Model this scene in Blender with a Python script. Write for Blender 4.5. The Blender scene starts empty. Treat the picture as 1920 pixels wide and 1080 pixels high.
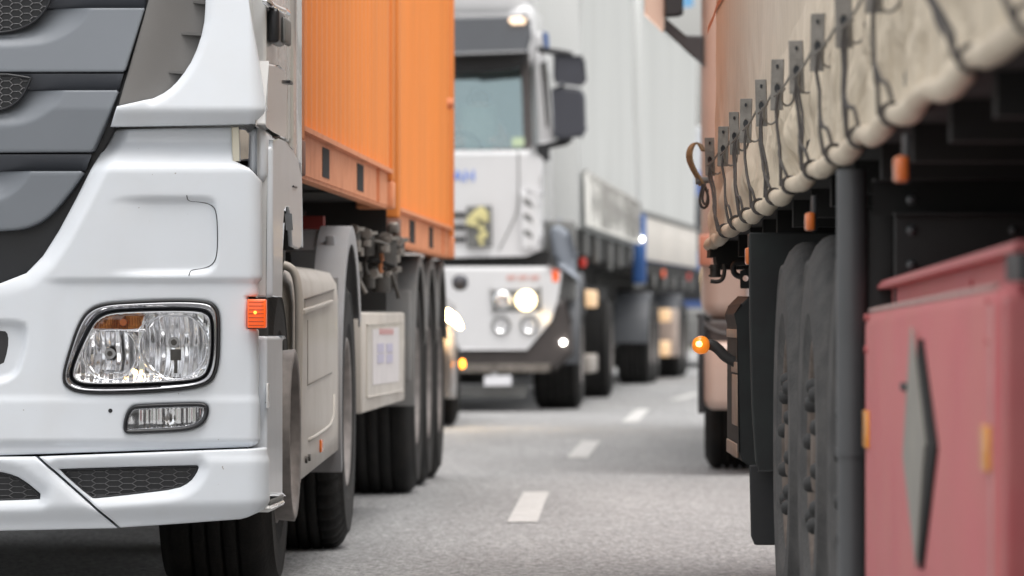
import bpy, bmesh, math, random
import numpy as np
from mathutils import Vector, Matrix, noise
from mathutils.geometry import delaunay_2d_cdt
random.seed(7)
SC = bpy.context.scene
COL = SC.collection

# ------------------------------------------------------------------ camera
F = 10700.0            # focal length in photograph pixels (200 mm on 36 mm)
HC, YH = 0.887, 588.0  # eye height, horizon row
cd = bpy.data.cameras.new('camera')
cd.sensor_width = 36.0
cd.lens = 36.0 * F / 1920.0
cd.clip_start = 0.3
cd.clip_end = 3000.0
cd.dof.use_dof = True
cd.dof.focus_distance = 16.8
cd.dof.aperture_fstop = 6.3
cam = bpy.data.objects.new('camera', cd)
COL.objects.link(cam)
cam.location = (0, 0, HC)
cam.rotation_euler = (math.radians(90) + math.atan((YH - 540) / F), 0, 0)
SC.camera = cam

# ------------------------------------------------------------------ world, sun, exposure
SUN_EL, SUN_AZ = 74.0, 150.0     # azimuth of the sun, clockwise from +Y
wd = bpy.data.worlds.new('World'); SC.world = wd; wd.use_nodes = True
nt = wd.node_tree; nt.nodes.clear()
wo = nt.nodes.new('ShaderNodeOutputWorld'); bg = nt.nodes.new('ShaderNodeBackground')
sky = nt.nodes.new('ShaderNodeTexSky'); sky.sky_type = 'NISHITA'; sky.sun_disc = False
sky.sun_elevation = math.radians(SUN_EL); sky.sun_rotation = math.radians(SUN_AZ)
sky.dust_density = 4.0; sky.air_density = 1.2; sky.ozone_density = 1.0
hs = nt.nodes.new('ShaderNodeHueSaturation'); hs.inputs['Saturation'].default_value = 0.16
mx = nt.nodes.new('ShaderNodeMix'); mx.data_type = 'RGBA'; mx.blend_type = 'MULTIPLY'
mx.inputs[0].default_value = 1.0; mx.inputs[7].default_value = (1.0, 0.985, 0.965, 1)
nt.links.new(sky.outputs[0], hs.inputs['Color']); nt.links.new(hs.outputs[0], mx.inputs[6])
nt.links.new(mx.outputs[2], bg.inputs[0]); nt.links.new(bg.outputs[0], wo.inputs[0])
bg.inputs[1].default_value = 0.15
sl = bpy.data.lights.new('sun', 'SUN'); sl.energy = 0.8; sl.angle = math.radians(50); sl.color = (1.0, 0.97, 0.93)
so = bpy.data.objects.new('sun', sl); COL.objects.link(so)
so.location = (0, 0, 50)
_a, _e = math.radians(SUN_AZ), math.radians(SUN_EL)
sd_ = Vector((math.sin(_a) * math.cos(_e), math.cos(_a) * math.cos(_e), math.sin(_e)))
so.rotation_euler = (-sd_).to_track_quat('-Z', 'Y').to_euler()
SC.view_settings.view_transform = 'Standard'; SC.view_settings.look = 'None'
SC.view_settings.exposure = 0.97; SC.view_settings.gamma = 1.0

# ------------------------------------------------------------------ helpers
def tag(o, label=None, cat=None, group=None, kind=None):
    if label: o['label'] = label
    if cat: o['category'] = cat
    if group: o['group'] = group
    if kind: o['kind'] = kind
    return o

def empty(name, loc, rz=0.0):
    o = bpy.data.objects.new(name, None); COL.objects.link(o)
    o.empty_display_size = 0.2
    o.location = loc; o.rotation_euler = (0, 0, rz)
    return o

MATS = {}
def mat(name, col, rough=0.5, metal=0.0, coat=0.0, var=0.0, vscale=6.0, bump=0.0, bscale=60.0,
        emit=None, estr=0.0, dirt=None, dscale=3.0, damt=0.0, stretch=None, specks=0.0):
    if name in MATS: return MATS[name]
    m = bpy.data.materials.new(name); m.use_nodes = True
    t = m.node_tree; b = t.nodes['Principled BSDF']
    b.inputs['Base Color'].default_value = (*col, 1)
    b.inputs['Roughness'].default_value = rough
    b.inputs['Metallic'].default_value = metal
    b.inputs['Coat Weight'].default_value = coat
    b.inputs['Coat Roughness'].default_value = 0.06
    tc = t.nodes.new('ShaderNodeTexCoord'); mp = t.nodes.new('ShaderNodeMapping')
    t.links.new(tc.outputs['Object'], mp.inputs[0])
    if stretch: mp.inputs['Scale'].default_value = stretch
    last = None
    if var > 0:
        n = t.nodes.new('ShaderNodeTexNoise'); n.inputs['Scale'].default_value = vscale; n.inputs['Detail'].default_value = 6
        t.links.new(mp.outputs[0], n.inputs[0])
        r = t.nodes.new('ShaderNodeMapRange'); r.inputs[3].default_value = 1 - var; r.inputs[4].default_value = 1 + var
        r.inputs[1].default_value = 0.25; r.inputs[2].default_value = 0.75
        t.links.new(n.outputs[0], r.inputs[0])
        x = t.nodes.new('ShaderNodeMix'); x.data_type = 'RGBA'; x.blend_type = 'MULTIPLY'; x.inputs[0].default_value = 1
        x.inputs[6].default_value = (*col, 1); t.links.new(r.outputs[0], x.inputs[7])
        last = x.outputs[2]
        t.links.new(last, b.inputs['Base Color'])
    if dirt and damt > 0:
        n = t.nodes.new('ShaderNodeTexNoise'); n.inputs['Scale'].default_value = dscale; n.inputs['Detail'].default_value = 9
        n.inputs['Roughness'].default_value = 0.65
        t.links.new(mp.outputs[0], n.inputs[0])
        r = t.nodes.new('ShaderNodeMapRange'); r.inputs[1].default_value = 0.42; r.inputs[2].default_value = 0.72
        r.inputs[4].default_value = damt
        t.links.new(n.outputs[0], r.inputs[0])
        x = t.nodes.new('ShaderNodeMix'); x.data_type = 'RGBA'
        t.links.new(r.outputs[0], x.inputs[0])
        if last: t.links.new(last, x.inputs[6])
        else: x.inputs[6].default_value = (*col, 1)
        x.inputs[7].default_value = (*dirt, 1)
        t.links.new(x.outputs[2], b.inputs['Base Color'])
        r2 = t.nodes.new('ShaderNodeMapRange'); r2.inputs[3].default_value = rough; r2.inputs[4].default_value = min(1, rough + 0.35)
        t.links.new(r.outputs[0], r2.inputs[0]); t.links.new(r2.outputs[0], b.inputs['Roughness'])
    if specks:
        n = t.nodes.new('ShaderNodeTexNoise'); n.inputs['Scale'].default_value = 70; n.inputs['Detail'].default_value = 2
        n3 = t.nodes.new('ShaderNodeTexNoise'); n3.inputs['Scale'].default_value = 5; n3.inputs['Detail'].default_value = 3
        t.links.new(mp.outputs[0], n.inputs[0]); t.links.new(mp.outputs[0], n3.inputs[0])
        aa = t.nodes.new('ShaderNodeMath'); aa.operation = 'MULTIPLY_ADD'; aa.inputs[1].default_value = 0.25; t.links.new(n3.outputs[0], aa.inputs[0]); t.links.new(n.outputs[0], aa.inputs[2])
        r = t.nodes.new('ShaderNodeMapRange'); r.inputs[1].default_value = specks; r.inputs[2].default_value = specks+0.02; r.inputs[4].default_value = 0.8
        t.links.new(aa.outputs[0], r.inputs[0])
        lk = b.inputs['Base Color'].links[0].from_socket
        x = t.nodes.new('ShaderNodeMix'); x.data_type = 'RGBA'; t.links.new(r.outputs[0], x.inputs[0]); t.links.new(lk, x.inputs[6]); x.inputs[7].default_value = (0.25, 0.23, 0.21, 1)
        t.links.new(x.outputs[2], b.inputs['Base Color'])
    if bump > 0:
        n = t.nodes.new('ShaderNodeTexNoise'); n.inputs['Scale'].default_value = bscale; n.inputs['Detail'].default_value = 4
        t.links.new(mp.outputs[0], n.inputs[0])
        bp = t.nodes.new('ShaderNodeBump'); bp.inputs['Strength'].default_value = bump; bp.inputs['Distance'].default_value = 0.01
        t.links.new(n.outputs[0], bp.inputs['Height']); t.links.new(bp.outputs[0], b.inputs['Normal'])
    if emit:
        b.inputs['Emission Color'].default_value = (*emit, 1); b.inputs['Emission Strength'].default_value = estr
    MATS[name] = m
    return m

def glassmat(name, tint, refl, rough=0.02, gcol=(1, 1, 1)):
    m = bpy.data.materials.new(name); m.use_nodes = True; t = m.node_tree; t.nodes.clear()
    o = t.nodes.new('ShaderNodeOutputMaterial'); tr = t.nodes.new('ShaderNodeBsdfTransparent')
    gl = t.nodes.new('ShaderNodeBsdfGlossy'); mi = t.nodes.new('ShaderNodeMixShader')
    tr.inputs[0].default_value = (*tint, 1); gl.inputs['Roughness'].default_value = rough; gl.inputs[0].default_value = (*gcol, 1)
    fr = t.nodes.new('ShaderNodeFresnel'); fr.inputs[0].default_value = 1.5
    mr = t.nodes.new('ShaderNodeMapRange'); mr.inputs[3].default_value = refl; mr.inputs[4].default_value = 1.0
    t.links.new(fr.outputs[0], mr.inputs[0]); t.links.new(mr.outputs[0], mi.inputs[0])
    t.links.new(tr.outputs[0], mi.inputs[1]); t.links.new(gl.outputs[0], mi.inputs[2]); t.links.new(mi.outputs[0], o.inputs[0])
    MATS[name] = m
    return m

def fluted(name, col, rough, scale, strength, metal=1.0, emit=None, estr=0):
    """vertical flutes along local x (reflector facets)"""
    m = mat(name, col, rough, metal, emit=emit, estr=estr)
    t = m.node_tree; b = t.nodes['Principled BSDF']
    tc = t.nodes.new('ShaderNodeTexCoord'); w = t.nodes.new('ShaderNodeTexWave')
    w.wave_type = 'BANDS'; w.bands_direction = 'X'; w.inputs['Scale'].default_value = scale
    w.inputs['Distortion'].default_value = 1.5; w.inputs['Detail'].default_value = 1
    t.links.new(tc.outputs['Object'], w.inputs[0])
    bp = t.nodes.new('ShaderNodeBump'); bp.inputs['Strength'].default_value = strength; bp.inputs['Distance'].default_value = 0.02
    t.links.new(w.outputs[0], bp.inputs['Height']); t.links.new(bp.outputs[0], b.inputs['Normal'])
    return m

class MB:
    def __init__(s): s.v = []; s.f = []; s.flat = []
    def add(s, vs, fs, smooth=False):
        k = len(s.v); s.v += [tuple(map(float, p)) for p in vs]
        for f in fs: s.f.append(tuple(i + k for i in f)); s.flat.append(not smooth)
        return s
    def box(s, x0, x1, y0, y1, z0, z1):
        if x1 < x0: x0, x1 = x1, x0
        if y1 < y0: y0, y1 = y1, y0
        if z1 < z0: z0, z1 = z1, z0
        v = [(x0,y0,z0),(x1,y0,z0),(x1,y1,z0),(x0,y1,z0),(x0,y0,z1),(x1,y0,z1),(x1,y1,z1),(x0,y1,z1)]
        return s.add(v, [(0,3,2,1),(4,5,6,7),(0,1,5,4),(1,2,6,5),(2,3,7,6),(3,0,4,7)])
    def rbox(s, x0, x1, y0, y1, z0, z1, r=0.01, seg=2):
        bm = bmesh.new(); b = MB().box(x0,x1,y0,y1,z0,z1)
        vs = [bm.verts.new(p) for p in b.v]
        for f in b.f: bm.faces.new([vs[i] for i in f])
        bmesh.ops.bevel(bm, geom=bm.edges[:], offset=r, segments=seg, affect='EDGES', profile=0.5)
        bm.verts.index_update()
        s.add([v.co[:] for v in bm.verts], [[v.index for v in f.verts] for f in bm.faces], True)
        bm.free(); return s
    def cyl(s, p0, p1, r0, r1=None, n=16, caps=True):
        if r1 is None: r1 = r0
        p0, p1 = Vector(p0), Vector(p1); d = (p1 - p0).normalized()
        a = d.orthogonal().normalized(); b = d.cross(a)
        vs = []
        for p, r in ((p0, r0), (p1, r1)):
            for i in range(n):
                t = 2 * math.pi * i / n
                vs.append(p + (a * math.cos(t) + b * math.sin(t)) * r)
        s.add(vs, [(i, (i+1) % n, n + (i+1) % n, n + i) for i in range(n)], True)
        if caps:
            s.add([vs[i] for i in range(n)], [tuple(range(n-1, -1, -1))])
            s.add([vs[n+i] for i in range(n)], [tuple(range(n))])
        return s
    def tube(s, pts, r, n=8, closed=False):
        pts = [Vector(p) for p in pts]; m = len(pts)
        rr = r if isinstance(r, (list, tuple)) else [r] * m
        vs = []; up = None
        for i, p in enumerate(pts):
            a = pts[(i-1) % m] if (i > 0 or closed) else p
            b = pts[(i+1) % m] if (i < m-1 or closed) else p
            d = (b - a).normalized()
            if up is None: up = d.orthogonal().normalized()
            up = (up - d * up.dot(d)).normalized(); w = d.cross(up)
            for k in range(n):
                t = 2 * math.pi * k / n
                vs.append(p + (up * math.cos(t) + w * math.sin(t)) * rr[i])
        fs = []
        for i in range(m if closed else m-1):
            j = (i+1) % m
            for k in range(n):
                l = (k+1) % n
                fs.append((i*n+k, i*n+l, j*n+l, j*n+k))
        if not closed:
            fs.append(tuple(range(n-1, -1, -1))); fs.append(tuple((m-1)*n + k for k in range(n)))
        return s.add(vs, fs, True)
    def lathe(s, prof, c, n=64, a0=0.0, a1=2*math.pi, mod=None, out=1.0):
        """revolve (axial, radius) round the x axis through c; out=+1 puts axial 0 on the +x side"""
        full = abs(a1 - a0 - 2*math.pi) < 1e-6; m = n if full else n + 1; P = len(prof)
        vs = []
        for i in range(m):
            t = a0 + (a1 - a0) * i / n
            for j, (a, r) in enumerate(prof):
                q = r + (mod(i, j) if mod else 0.0)
                vs.append((c[0] - out * a, c[1] + q * math.cos(t), c[2] + q * math.sin(t)))
        fs = []
        for i in range(n):
            k = (i + 1) % m
            for j in range(P - 1):
                q = (i*P+j, k*P+j, k*P+j+1, i*P+j+1)
                fs.append(q if out < 0 else q[::-1])
        return s.add(vs, fs, True)
    def prism(s, poly, fn, t):
        """poly of 2-D points, fn(x,y,d)->3-D; closed solid between d=0 and d=t"""
        n = len(poly)
        a = [fn(x, y, 0) for x, y in poly]; b = [fn(x, y, t) for x, y in poly]
        s.add(a, [tuple(range(n))]); s.add(b, [tuple(range(n-1, -1, -1))])
        for i in range(n):
            j = (i+1) % n
            s.add([a[i], b[i], b[j], a[j]], [(0, 1, 2, 3)])
        return s
    def build(s, name, m, parent=None, bevel=0.0, seg=2, fixn=True):
        me = bpy.data.meshes.new(name); me.from_pydata(s.v, [], s.f); me.update()
        me.polygons.foreach_set('use_smooth', [not x for x in s.flat])
        if fixn:
            bm = bmesh.new(); bm.from_mesh(me)
            bmesh.ops.recalc_face_normals(bm, faces=bm.faces[:]); bm.to_mesh(me); bm.free()
        o = bpy.data.objects.new(name, me); COL.objects.link(o)
        me.materials.append(m)
        if parent: o.parent = parent
        if bevel > 0:
            bm = bmesh.new(); bm.from_mesh(me)
            bmesh.ops.remove_doubles(bm, verts=bm.verts[:], dist=1e-5)
            bm.to_mesh(me); bm.free()
            md = o.modifiers.new('bevel', 'BEVEL'); md.width = bevel; md.segments = seg; md.limit_method = 'ANGLE'
            md.angle_limit = math.radians(35); md.harden_normals = False
        return o

def flipped(mb):
    m = MB(); m.v = [(-2.5-x, y, z) for x, y, z in mb.v]; m.f = [tuple(reversed(f)) for f in mb.f]; m.flat = list(mb.flat); return m

def copy_tree(o, parent=None):
    c = o.copy(); COL.objects.link(c); c.parent = parent
    for ch in [x for x in bpy.data.objects if x.parent == o]: copy_tree(ch, c)
    return c

class Frame:
    """a vehicle's own frame: x along its front, y towards its back, z up; origin = front corner on the road"""
    def __init__(s, X0, D0, th): s.X0, s.D0, s.c, s.s, s.th = X0, D0, math.cos(th), math.sin(th), th
    def front(s, px, py, v=0.0):
        k = (px - 960) / F
        u = (k * (s.D0 + v * s.c) - s.X0 - v * s.s) / (s.c + k * s.s)
        D = s.D0 - u * s.s + v * s.c
        return (u, v, HC + (YH - py) / F * D)
    def side(s, px, py, u=0.0):
        k = (px - 960) / F
        v = (k * (s.D0 - u * s.s) - s.X0 - u * s.c) / (s.s - k * s.c)
        D = s.D0 - u * s.s + v * s.c
        return (u, v, HC + (YH - py) / F * D)
    def root(s, name): return empty(name, (s.X0, s.D0, 0), -s.th)

def resample(poly, step, closed=True):
    out = []; n = len(poly)
    for i in range(n if closed else n-1):
        a = np.array(poly[i], float); b = np.array(poly[(i+1) % n], float)
        k = max(1, int(round(np.linalg.norm(b-a) / step)))
        for j in range(k): out.append(a + (b-a) * j / k)
    if not closed: out.append(np.array(poly[-1], float))
    return np.array(out)

def chaikin(poly, it=2, closed=True):
    p = [np.array(q, float) for q in poly]
    for _ in range(it):
        o = []
        n = len(p)
        for i in range(n if closed else n-1):
            a, b = p[i], p[(i+1) % n]
            o += [a*.75+b*.25, a*.25+b*.75]
        if not closed: o = [p[0]] + o + [p[-1]]
        p = o
    return [tuple(q) for q in p]

def inside(P, poly):
    poly = np.asarray(poly, float); x, y = P[:, 0], P[:, 1]; r = np.zeros(len(P), bool)
    j = len(poly) - 1
    for i in range(len(poly)):
        xi, yi = poly[i]; xj, yj = poly[j]
        c = ((yi > y) != (yj > y)) & (x < (xj - xi) * (y - yi) / (yj - yi + 1e-12) + xi)
        r ^= c; j = i
    return r

def pdist(P, poly, closed=True):
    poly = np.asarray(poly, float); d = np.full(len(P), 1e9); n = len(poly)
    for i in range(n if closed else n-1):
        a = poly[i]; b = poly[(i+1) % n]; ab = b - a; L = ab.dot(ab) + 1e-12
        t = np.clip(((P - a) @ ab) / L, 0, 1)
        q = P - (a + t[:, None] * ab)
        d = np.minimum(d, np.hypot(q[:, 0], q[:, 1]))
    return d

def ss(x): x = np.clip(x, 0, 1); return x*x*(3-2*x)

CR = 0.05  # corner radius of the cab
def make_panel(mb, fr, outline, holes=(), res=6.0, dfun=None, rad=6.0, depth=0.03, mirror=False, v0=0.0, round_depth=None):
    """a sheet-metal panel: outline and holes measured in px of the front elevation, formed over the cab's
    front surface (which turns the corner onto the side), its edges rolled inwards"""
    outline = resample(outline, res); holes = [resample(h, res*0.7) for h in holes]
    loops = [outline] + holes
    pts = []; edges = []
    for L in loops:
        k = len(pts); n = len(L); pts += [tuple(p) for p in L]
        edges += [(k+i, k+(i+1) % n) for i in range(n)]
    x0, y0 = outline.min(0); x1, y1 = outline.max(0)
    gx, gy = np.meshgrid(np.arange(x0, x1, res), np.arange(y0, y1, res)); G = np.c_[gx.ravel(), gy.ravel()]
    m = inside(G, outline)
    for h in holes: m &= ~inside(G, h)
    G = G[m]
    dd = np.full(len(G), 1e9)
    for L in loops: dd = np.minimum(dd, pdist(G, L))
    G = G[dd > max(res * 0.6, rad*1.15)]
    ring = []
    for L in loops:
        n = len(L); t = np.roll(L, -1, 0) - np.roll(L, 1, 0); t /= (np.linalg.norm(t, axis=1)[:, None] + 1e-9)
        nrm = np.c_[-t[:, 1], t[:, 0]]
        for k in (0.12, 0.4, 1.0):
            for sg in (1, -1): ring.append(L + nrm * sg * rad * k)
    R = np.concatenate(ring); m = inside(R, outline)
    for h in holes: m &= ~inside(R, h)
    R = R[m]
    dd = np.full(len(R), 1e9)
    for L in loops: dd = np.minimum(dd, pdist(R, L))
    R = R[dd > rad * 0.1]
    P = np.array(pts + [tuple(p) for p in G] + [tuple(p) for p in R])
    nb = len(pts)
    vs, _, fs, *_ = delaunay_2d_cdt([Vector(p) for p in P], edges, [], 0, 0.05)
    V = np.array([tuple(v) for v in vs])
    fs = [f for f in fs if len(f) >= 3]
    C = np.array([V[list(f)].mean(0) for f in fs])
    m = inside(C, outline)
    for h in holes: m &= ~inside(C, h)
    fs = [f for f, k in zip(fs, m) if k]
    bd = np.full(len(V), 1e9)
    for L in loops: bd = np.minimum(bd, pdist(V, L))
    d = dfun(V) if dfun else np.zeros(len(V))
    rm = rad / 648.0 if round_depth is None else round_depth
    q = np.clip(1 - bd / rad, 0, 1)
    d = d + rm * (1 - np.sqrt(np.clip(1 - q*q, 0, 1)))
    def emb(V, d):
        out = []
        for (px, py), dv in zip(V, d):
            u, _, w = fr.front(px, py, v0)
            t = u; out.append(wrap(t, w, dv + v0))
        return out
    W = emb(V, d)
    # skirt
    bedges = {}
    for f in fs:
        for i in range(len(f)):
            e = (f[i], f[(i+1) % len(f)])
            if (e[1], e[0]) in bedges: del bedges[(e[1], e[0])]
            else: bedges[e] = 1
    mb.add(W, fs, True)
    bi = sorted({i for e in bedges for i in e}); mp = {b: i for i, b in enumerate(bi)}
    A = [W[i] for i in bi]; B = emb(V[bi], d[bi] + depth)
    n = len(bi)
    sk = [(mp[a], mp[b], mp[b]+n, mp[a]+n) for a, b in bedges]
    mb.add(A + B, sk, True)
    if mirror:
        for (VV, FF) in ((W, fs), (A + B, sk)):
            mb.add([(-2.5 - x, y, z) for x, y, z in VV], [tuple(reversed(f)) for f in FF], True)

def wrap(t, w, d):
    """arc-length t across the front (0 would be the side plane), height w, depth d inwards"""
    r = CR
    if t <= -r: return (t, d, w)
    a = (t + r) / r
    if a <= math.pi / 2:
        rr = r - d
        return (-r + rr * math.sin(a), r - rr * math.cos(a), w)
    return (-d, r + (t + r - r * math.pi/2), w)

def ring_loops(outer, inner, N=96):
    outer = resample(outer, 3.0); inner = resample(inner, 3.0)
    c = inner.mean(0)
    def at(L):
        # equal parameter along length, started at the same bearing
        a = np.arctan2(L[:, 1]-c[1], L[:, 0]-c[0]); i0 = np.argmin(np.abs(a)); L = np.roll(L, -i0, 0)
        if np.cross(L[1]-L[0], L[0]-c) > 0: L = np.r_[L[:1], L[1:][::-1]]
        s = np.r_[0, np.cumsum(np.linalg.norm(np.diff(np.r_[L, L[:1]], axis=0), axis=1))]
        t = np.linspace(0, s[-1], N, endpoint=False); LL = np.r_[L, L[:1]]
        return np.c_[np.interp(t, s, LL[:, 0]), np.interp(t, s, LL[:, 1])]
    return at(outer), at(inner)

def ring_band(mb, fr, outer, inner, prof, N=96):
    """prof: list of (k 0..1 from outer to inner, depth)"""
    A, B = ring_loops(outer, inner, N); vs = []
    for k, d in prof:
        for a, b in zip(A, B):
            p = a * (1-k) + b * k; vs.append(fr.front(p[0], p[1], d))
    fs = []
    for j in range(len(prof)-1):
        for i in range(N):
            l = (i+1) % N; fs.append((j*N+i, j*N+l, (j+1)*N+l, (j+1)*N+i))
    mb.add(vs, fs, True)

def hexmesh(mb, fr, poly, d, pw=34.0, ph=17.0, r=0.0022, mirror=False):
    """honeycomb ribs clipped by a polygon in front px"""
    P = np.array(poly, float); x0, y0 = P.min(0); x1, y1 = P.max(0)
    segs = set()
    i = 0
    cols = int((x1-x0)/(pw*0.75))+3; rows = int((y1-y0)/ph)+3
    for c in range(-1, cols):
        for rr in range(-1, rows):
            cx = x0 + c*pw*0.75; cy = y0 + rr*ph + (ph/2 if c % 2 else 0)
            hx = [(cx+pw/2, cy), (cx+pw*.25, cy+ph/2), (cx-pw*.25, cy+ph/2), (cx-pw/2, cy), (cx-pw*.25, cy-ph/2), (cx+pw*.25, cy-ph/2)]
            for k in range(6):
                a = tuple(round(q, 1) for q in hx[k]); b = tuple(round(q, 1) for q in hx[(k+1) % 6])
                segs.add((min(a, b), max(a, b)))
    for a, b in segs:
        mm = np.array([[(a[0]+b[0])/2, (a[1]+b[1])/2], a, b])
        if inside(mm, P).sum() >= 2:
            p0 = fr.front(a[0], a[1], d); p1 = fr.front(b[0], b[1], d)
            mb.tube([p0, p1], r, 4)

def text_mesh(name, s, size, m, parent, loc, rot, extr=0.001):
    c = bpy.data.curves.new(name, 'FONT'); c.body = s; c.size = size; c.extrude = extr
    t = bpy.data.objects.new(name, c); COL.objects.link(t)
    dg = bpy.context.evaluated_depsgraph_get(); me = bpy.data.meshes.new_from_object(t.evaluated_get(dg))
    bpy.data.objects.remove(t)
    o = bpy.data.objects.new(name, me); COL.objects.link(o); me.materials.clear(); me.materials.append(m)
    o.parent = parent; o.location = loc; o.rotation_euler = rot
    return o

# ------------------------------------------------------------------ materials
white = mat('white_paint', (0.62, 0.655, 0.70), 0.36, coat=0.35, var=0.02, dirt=(0.55, 0.53, 0.5), damt=0.13, dscale=7, specks=0.895)
white2 = mat('white_side_paint', (0.64, 0.645, 0.64), 0.25, coat=0.6, var=0.03, dirt=(0.45, 0.42, 0.38), damt=0.10, dscale=5)
grille_grey = mat('grille_paint', (0.140, 0.155, 0.175), 0.5, metal=0.2, coat=0.1, var=0.03)
grille_dark = mat('grille_step_shaded', (0.10, 0.108, 0.125), 0.45, metal=0.3, var=0.03)  # grille grey darkened: underside shade of the steps put into the colour
rib_m = mat('mesh_rib_plastic', (0.11, 0.11, 0.115), 0.5, var=0.1)
gloss_black = mat('gloss_black', (0.012, 0.013, 0.016), 0.35, var=0.1)
plastic_grey = mat('plastic_grey', (0.13, 0.126, 0.122), 0.6, var=0.04, bump=0.05, bscale=300)
black_plastic = mat('black_plastic', (0.018, 0.018, 0.02), 0.55, var=0.15)
black_matt = mat('chassis_black', (0.009, 0.0088, 0.0085), 0.8, var=0.3, dirt=(0.03, 0.027, 0.025), damt=0.4, dscale=4)
chrome = mat('chrome', (0.75, 0.75, 0.77), 0.08, metal=1.0)
chrome_dark = mat('smoked_chrome', (0.35, 0.35, 0.37), 0.15, metal=1.0)
rubber = mat('rubber', (0.007, 0.0068, 0.0065), 0.9, var=0.25, bump=0.25, bscale=80, dirt=(0.035, 0.031, 0.028), damt=0.5, dscale=5)
rubber_dusty = mat('dusty_rubber', (0.058, 0.057, 0.057), 0.9, var=0.25, vscale=14, bump=0.3, bscale=90, dirt=(0.14, 0.132, 0.125), damt=0.6, dscale=8)
rim_dirty = mat('dirty_rim', (0.16, 0.13, 0.11), 0.75, metal=0.2, var=0.35, vscale=20, dirt=(0.09, 0.07, 0.06), damt=0.7, dscale=12)
rim_grey = mat('grey_rim', (0.22, 0.20, 0.19), 0.6, metal=0.3, var=0.3, vscale=20)
nut_dark = mat('wheel_nut_cap', (0.03, 0.03, 0.03), 0.6, var=0.3, vscale=50)
mud_grey = mat('mudguard_grey', (0.27, 0.27, 0.28), 0.6, var=0.1, dirt=(0.3, 0.28, 0.26), damt=0.5, dscale=5)
mud_mid = mat('mudguard_mid_grey', (0.17, 0.17, 0.168), 0.6, var=0.1, dirt=(0.2, 0.18, 0.16), damt=0.5, dscale=5)
mud_black = mat('mudguard_black', (0.014, 0.0145, 0.015), 0.65, var=0.2, dirt=(0.04, 0.055, 0.05), damt=0.4, dscale=6)
skirt_beige = mat('skirt_beige', (0.49, 0.455, 0.41), 0.5, coat=0.15, var=0.06, dirt=(0.33, 0.29, 0.25), damt=0.5, dscale=3)
orange = mat('container_orange', (0.79, 0.243, 0.042), 0.6, var=0.07, vscale=1.5, dirt=(0.62, 0.24, 0.08), damt=0.4, dscale=2.0, stretch=(1, 1, 0.35))
orange_rail = mat('container_rail', (0.72, 0.28, 0.13), 0.65, var=0.1, dirt=(0.34, 0.12, 0.06), damt=0.5, dscale=6)
casting = mat('corner_casting', (0.19, 0.09, 0.06), 0.8, var=0.3, vscale=20)
red_beam = mat('red_beam', (0.20, 0.02, 0.015), 0.7, var=0.2)
metal_part = mat('greasy_metal', (0.22, 0.20, 0.18), 0.45, metal=0.7, var=0.4, vscale=25)
metal_dark = mat('greasy_metal_dark', (0.06, 0.055, 0.05), 0.55, metal=0.4, var=0.4, vscale=25)
copper = mat('rusty_pipe', (0.35, 0.13, 0.05), 0.6, var=0.3, vscale=30)
amber = mat('amber_lens', (0.75, 0.16, 0.01), 0.25, coat=0.6, var=0.1)
amber_lit = mat('amber_bulb', (0.9, 0.35, 0.05), 0.3, emit=(1.0, 0.36, 0.04), estr=1.8)
amber_glow = mat('amber_marker_lit', (0.70, 0.10, 0.008), 0.3, coat=0.5, emit=(1.0, 0.10, 0.005), estr=0.22)
warm_lit = mat('warm_bulb', (1, 0.8, 0.4), 0.3, emit=(1.0, 0.62, 0.22), estr=3.5)
head_lit = mat('headlamp_lit', (1, 0.9, 0.7), 0.3, emit=(1.0, 0.74, 0.38), estr=3.2)
white_lit = mat('white_marker_lit', (1, 1, 1), 0.3, emit=(1.0, 0.97, 0.9), estr=9.0)
yel_lit = mat('yellow_marker_lit', (1, 1, 0.6), 0.3, emit=(0.95, 1.0, 0.5), estr=5.0)
car_lit = mat('car_headlamp_lit', (1, 0.9, 0.7), 0.3, emit=(1.0, 0.70, 0.32), estr=45.0)
tan_paint = mat('tan_paint', (0.47, 0.345, 0.29), 0.3, coat=0.6, var=0.05, dirt=(0.3, 0.2, 0.16), damt=0.3, dscale=3)
red_paint = mat('red_paint', (0.50, 0.118, 0.128), 0.55, coat=0.0, var=0.06, vscale=3, dirt=(0.5, 0.24, 0.20), damt=0.55, dscale=2.5, bump=0.04, bscale=12)
cream = mat('tarp_cream', (0.63, 0.545, 0.425), 0.6, var=0.06, vscale=4, dirt=(0.36, 0.27, 0.2), damt=0.35, dscale=5, bump=0.08, bscale=25)
strap_grey = mat('strap_grey', (0.20, 0.186, 0.168), 0.75, var=0.2, vscale=40, bump=0.2, bscale=200)
rope_m = mat('rope_grey', (0.06, 0.053, 0.05), 0.85, var=0.3, vscale=80)
brown_strap = mat('brown_webbing', (0.25, 0.17, 0.09), 0.8, var=0.3, vscale=40)
plate_grey = mat('placard_grey', (0.27, 0.255, 0.225), 0.6, var=0.12, vscale=10)
tarp_white = mat('tarp_pale', (0.60, 0.61, 0.60), 0.6, var=0.07, vscale=0.7, stretch=(1, 1, 0.25), dirt=(0.5, 0.5, 0.48), damt=0.3, dscale=1.2)
tarp_lace = mat('tarp_laced', (0.70, 0.69, 0.65), 0.7, var=0.12, vscale=3)
board_white = mat('side_board', (0.66, 0.62, 0.57), 0.55, var=0.05)
blue_m = mat('blue_paint', (0.03, 0.10, 0.30), 0.5, var=0.1)
blue_txt = mat('blue_lettering', (0.12, 0.25, 0.75), 0.5)
red_txt = mat('red_lettering', (0.60, 0.36, 0.33), 0.5)
visor_m = mat('visor_smoked', (0.042, 0.046, 0.054), 0.35, coat=0.4, var=0.08)
mirror_m = mat('mirror_housing', (0.045, 0.047, 0.06), 0.45, var=0.05)
yellow_m = mat('yellow_flowers', (0.66, 0.60, 0.30), 0.6, var=0.15, vscale=8)
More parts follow.
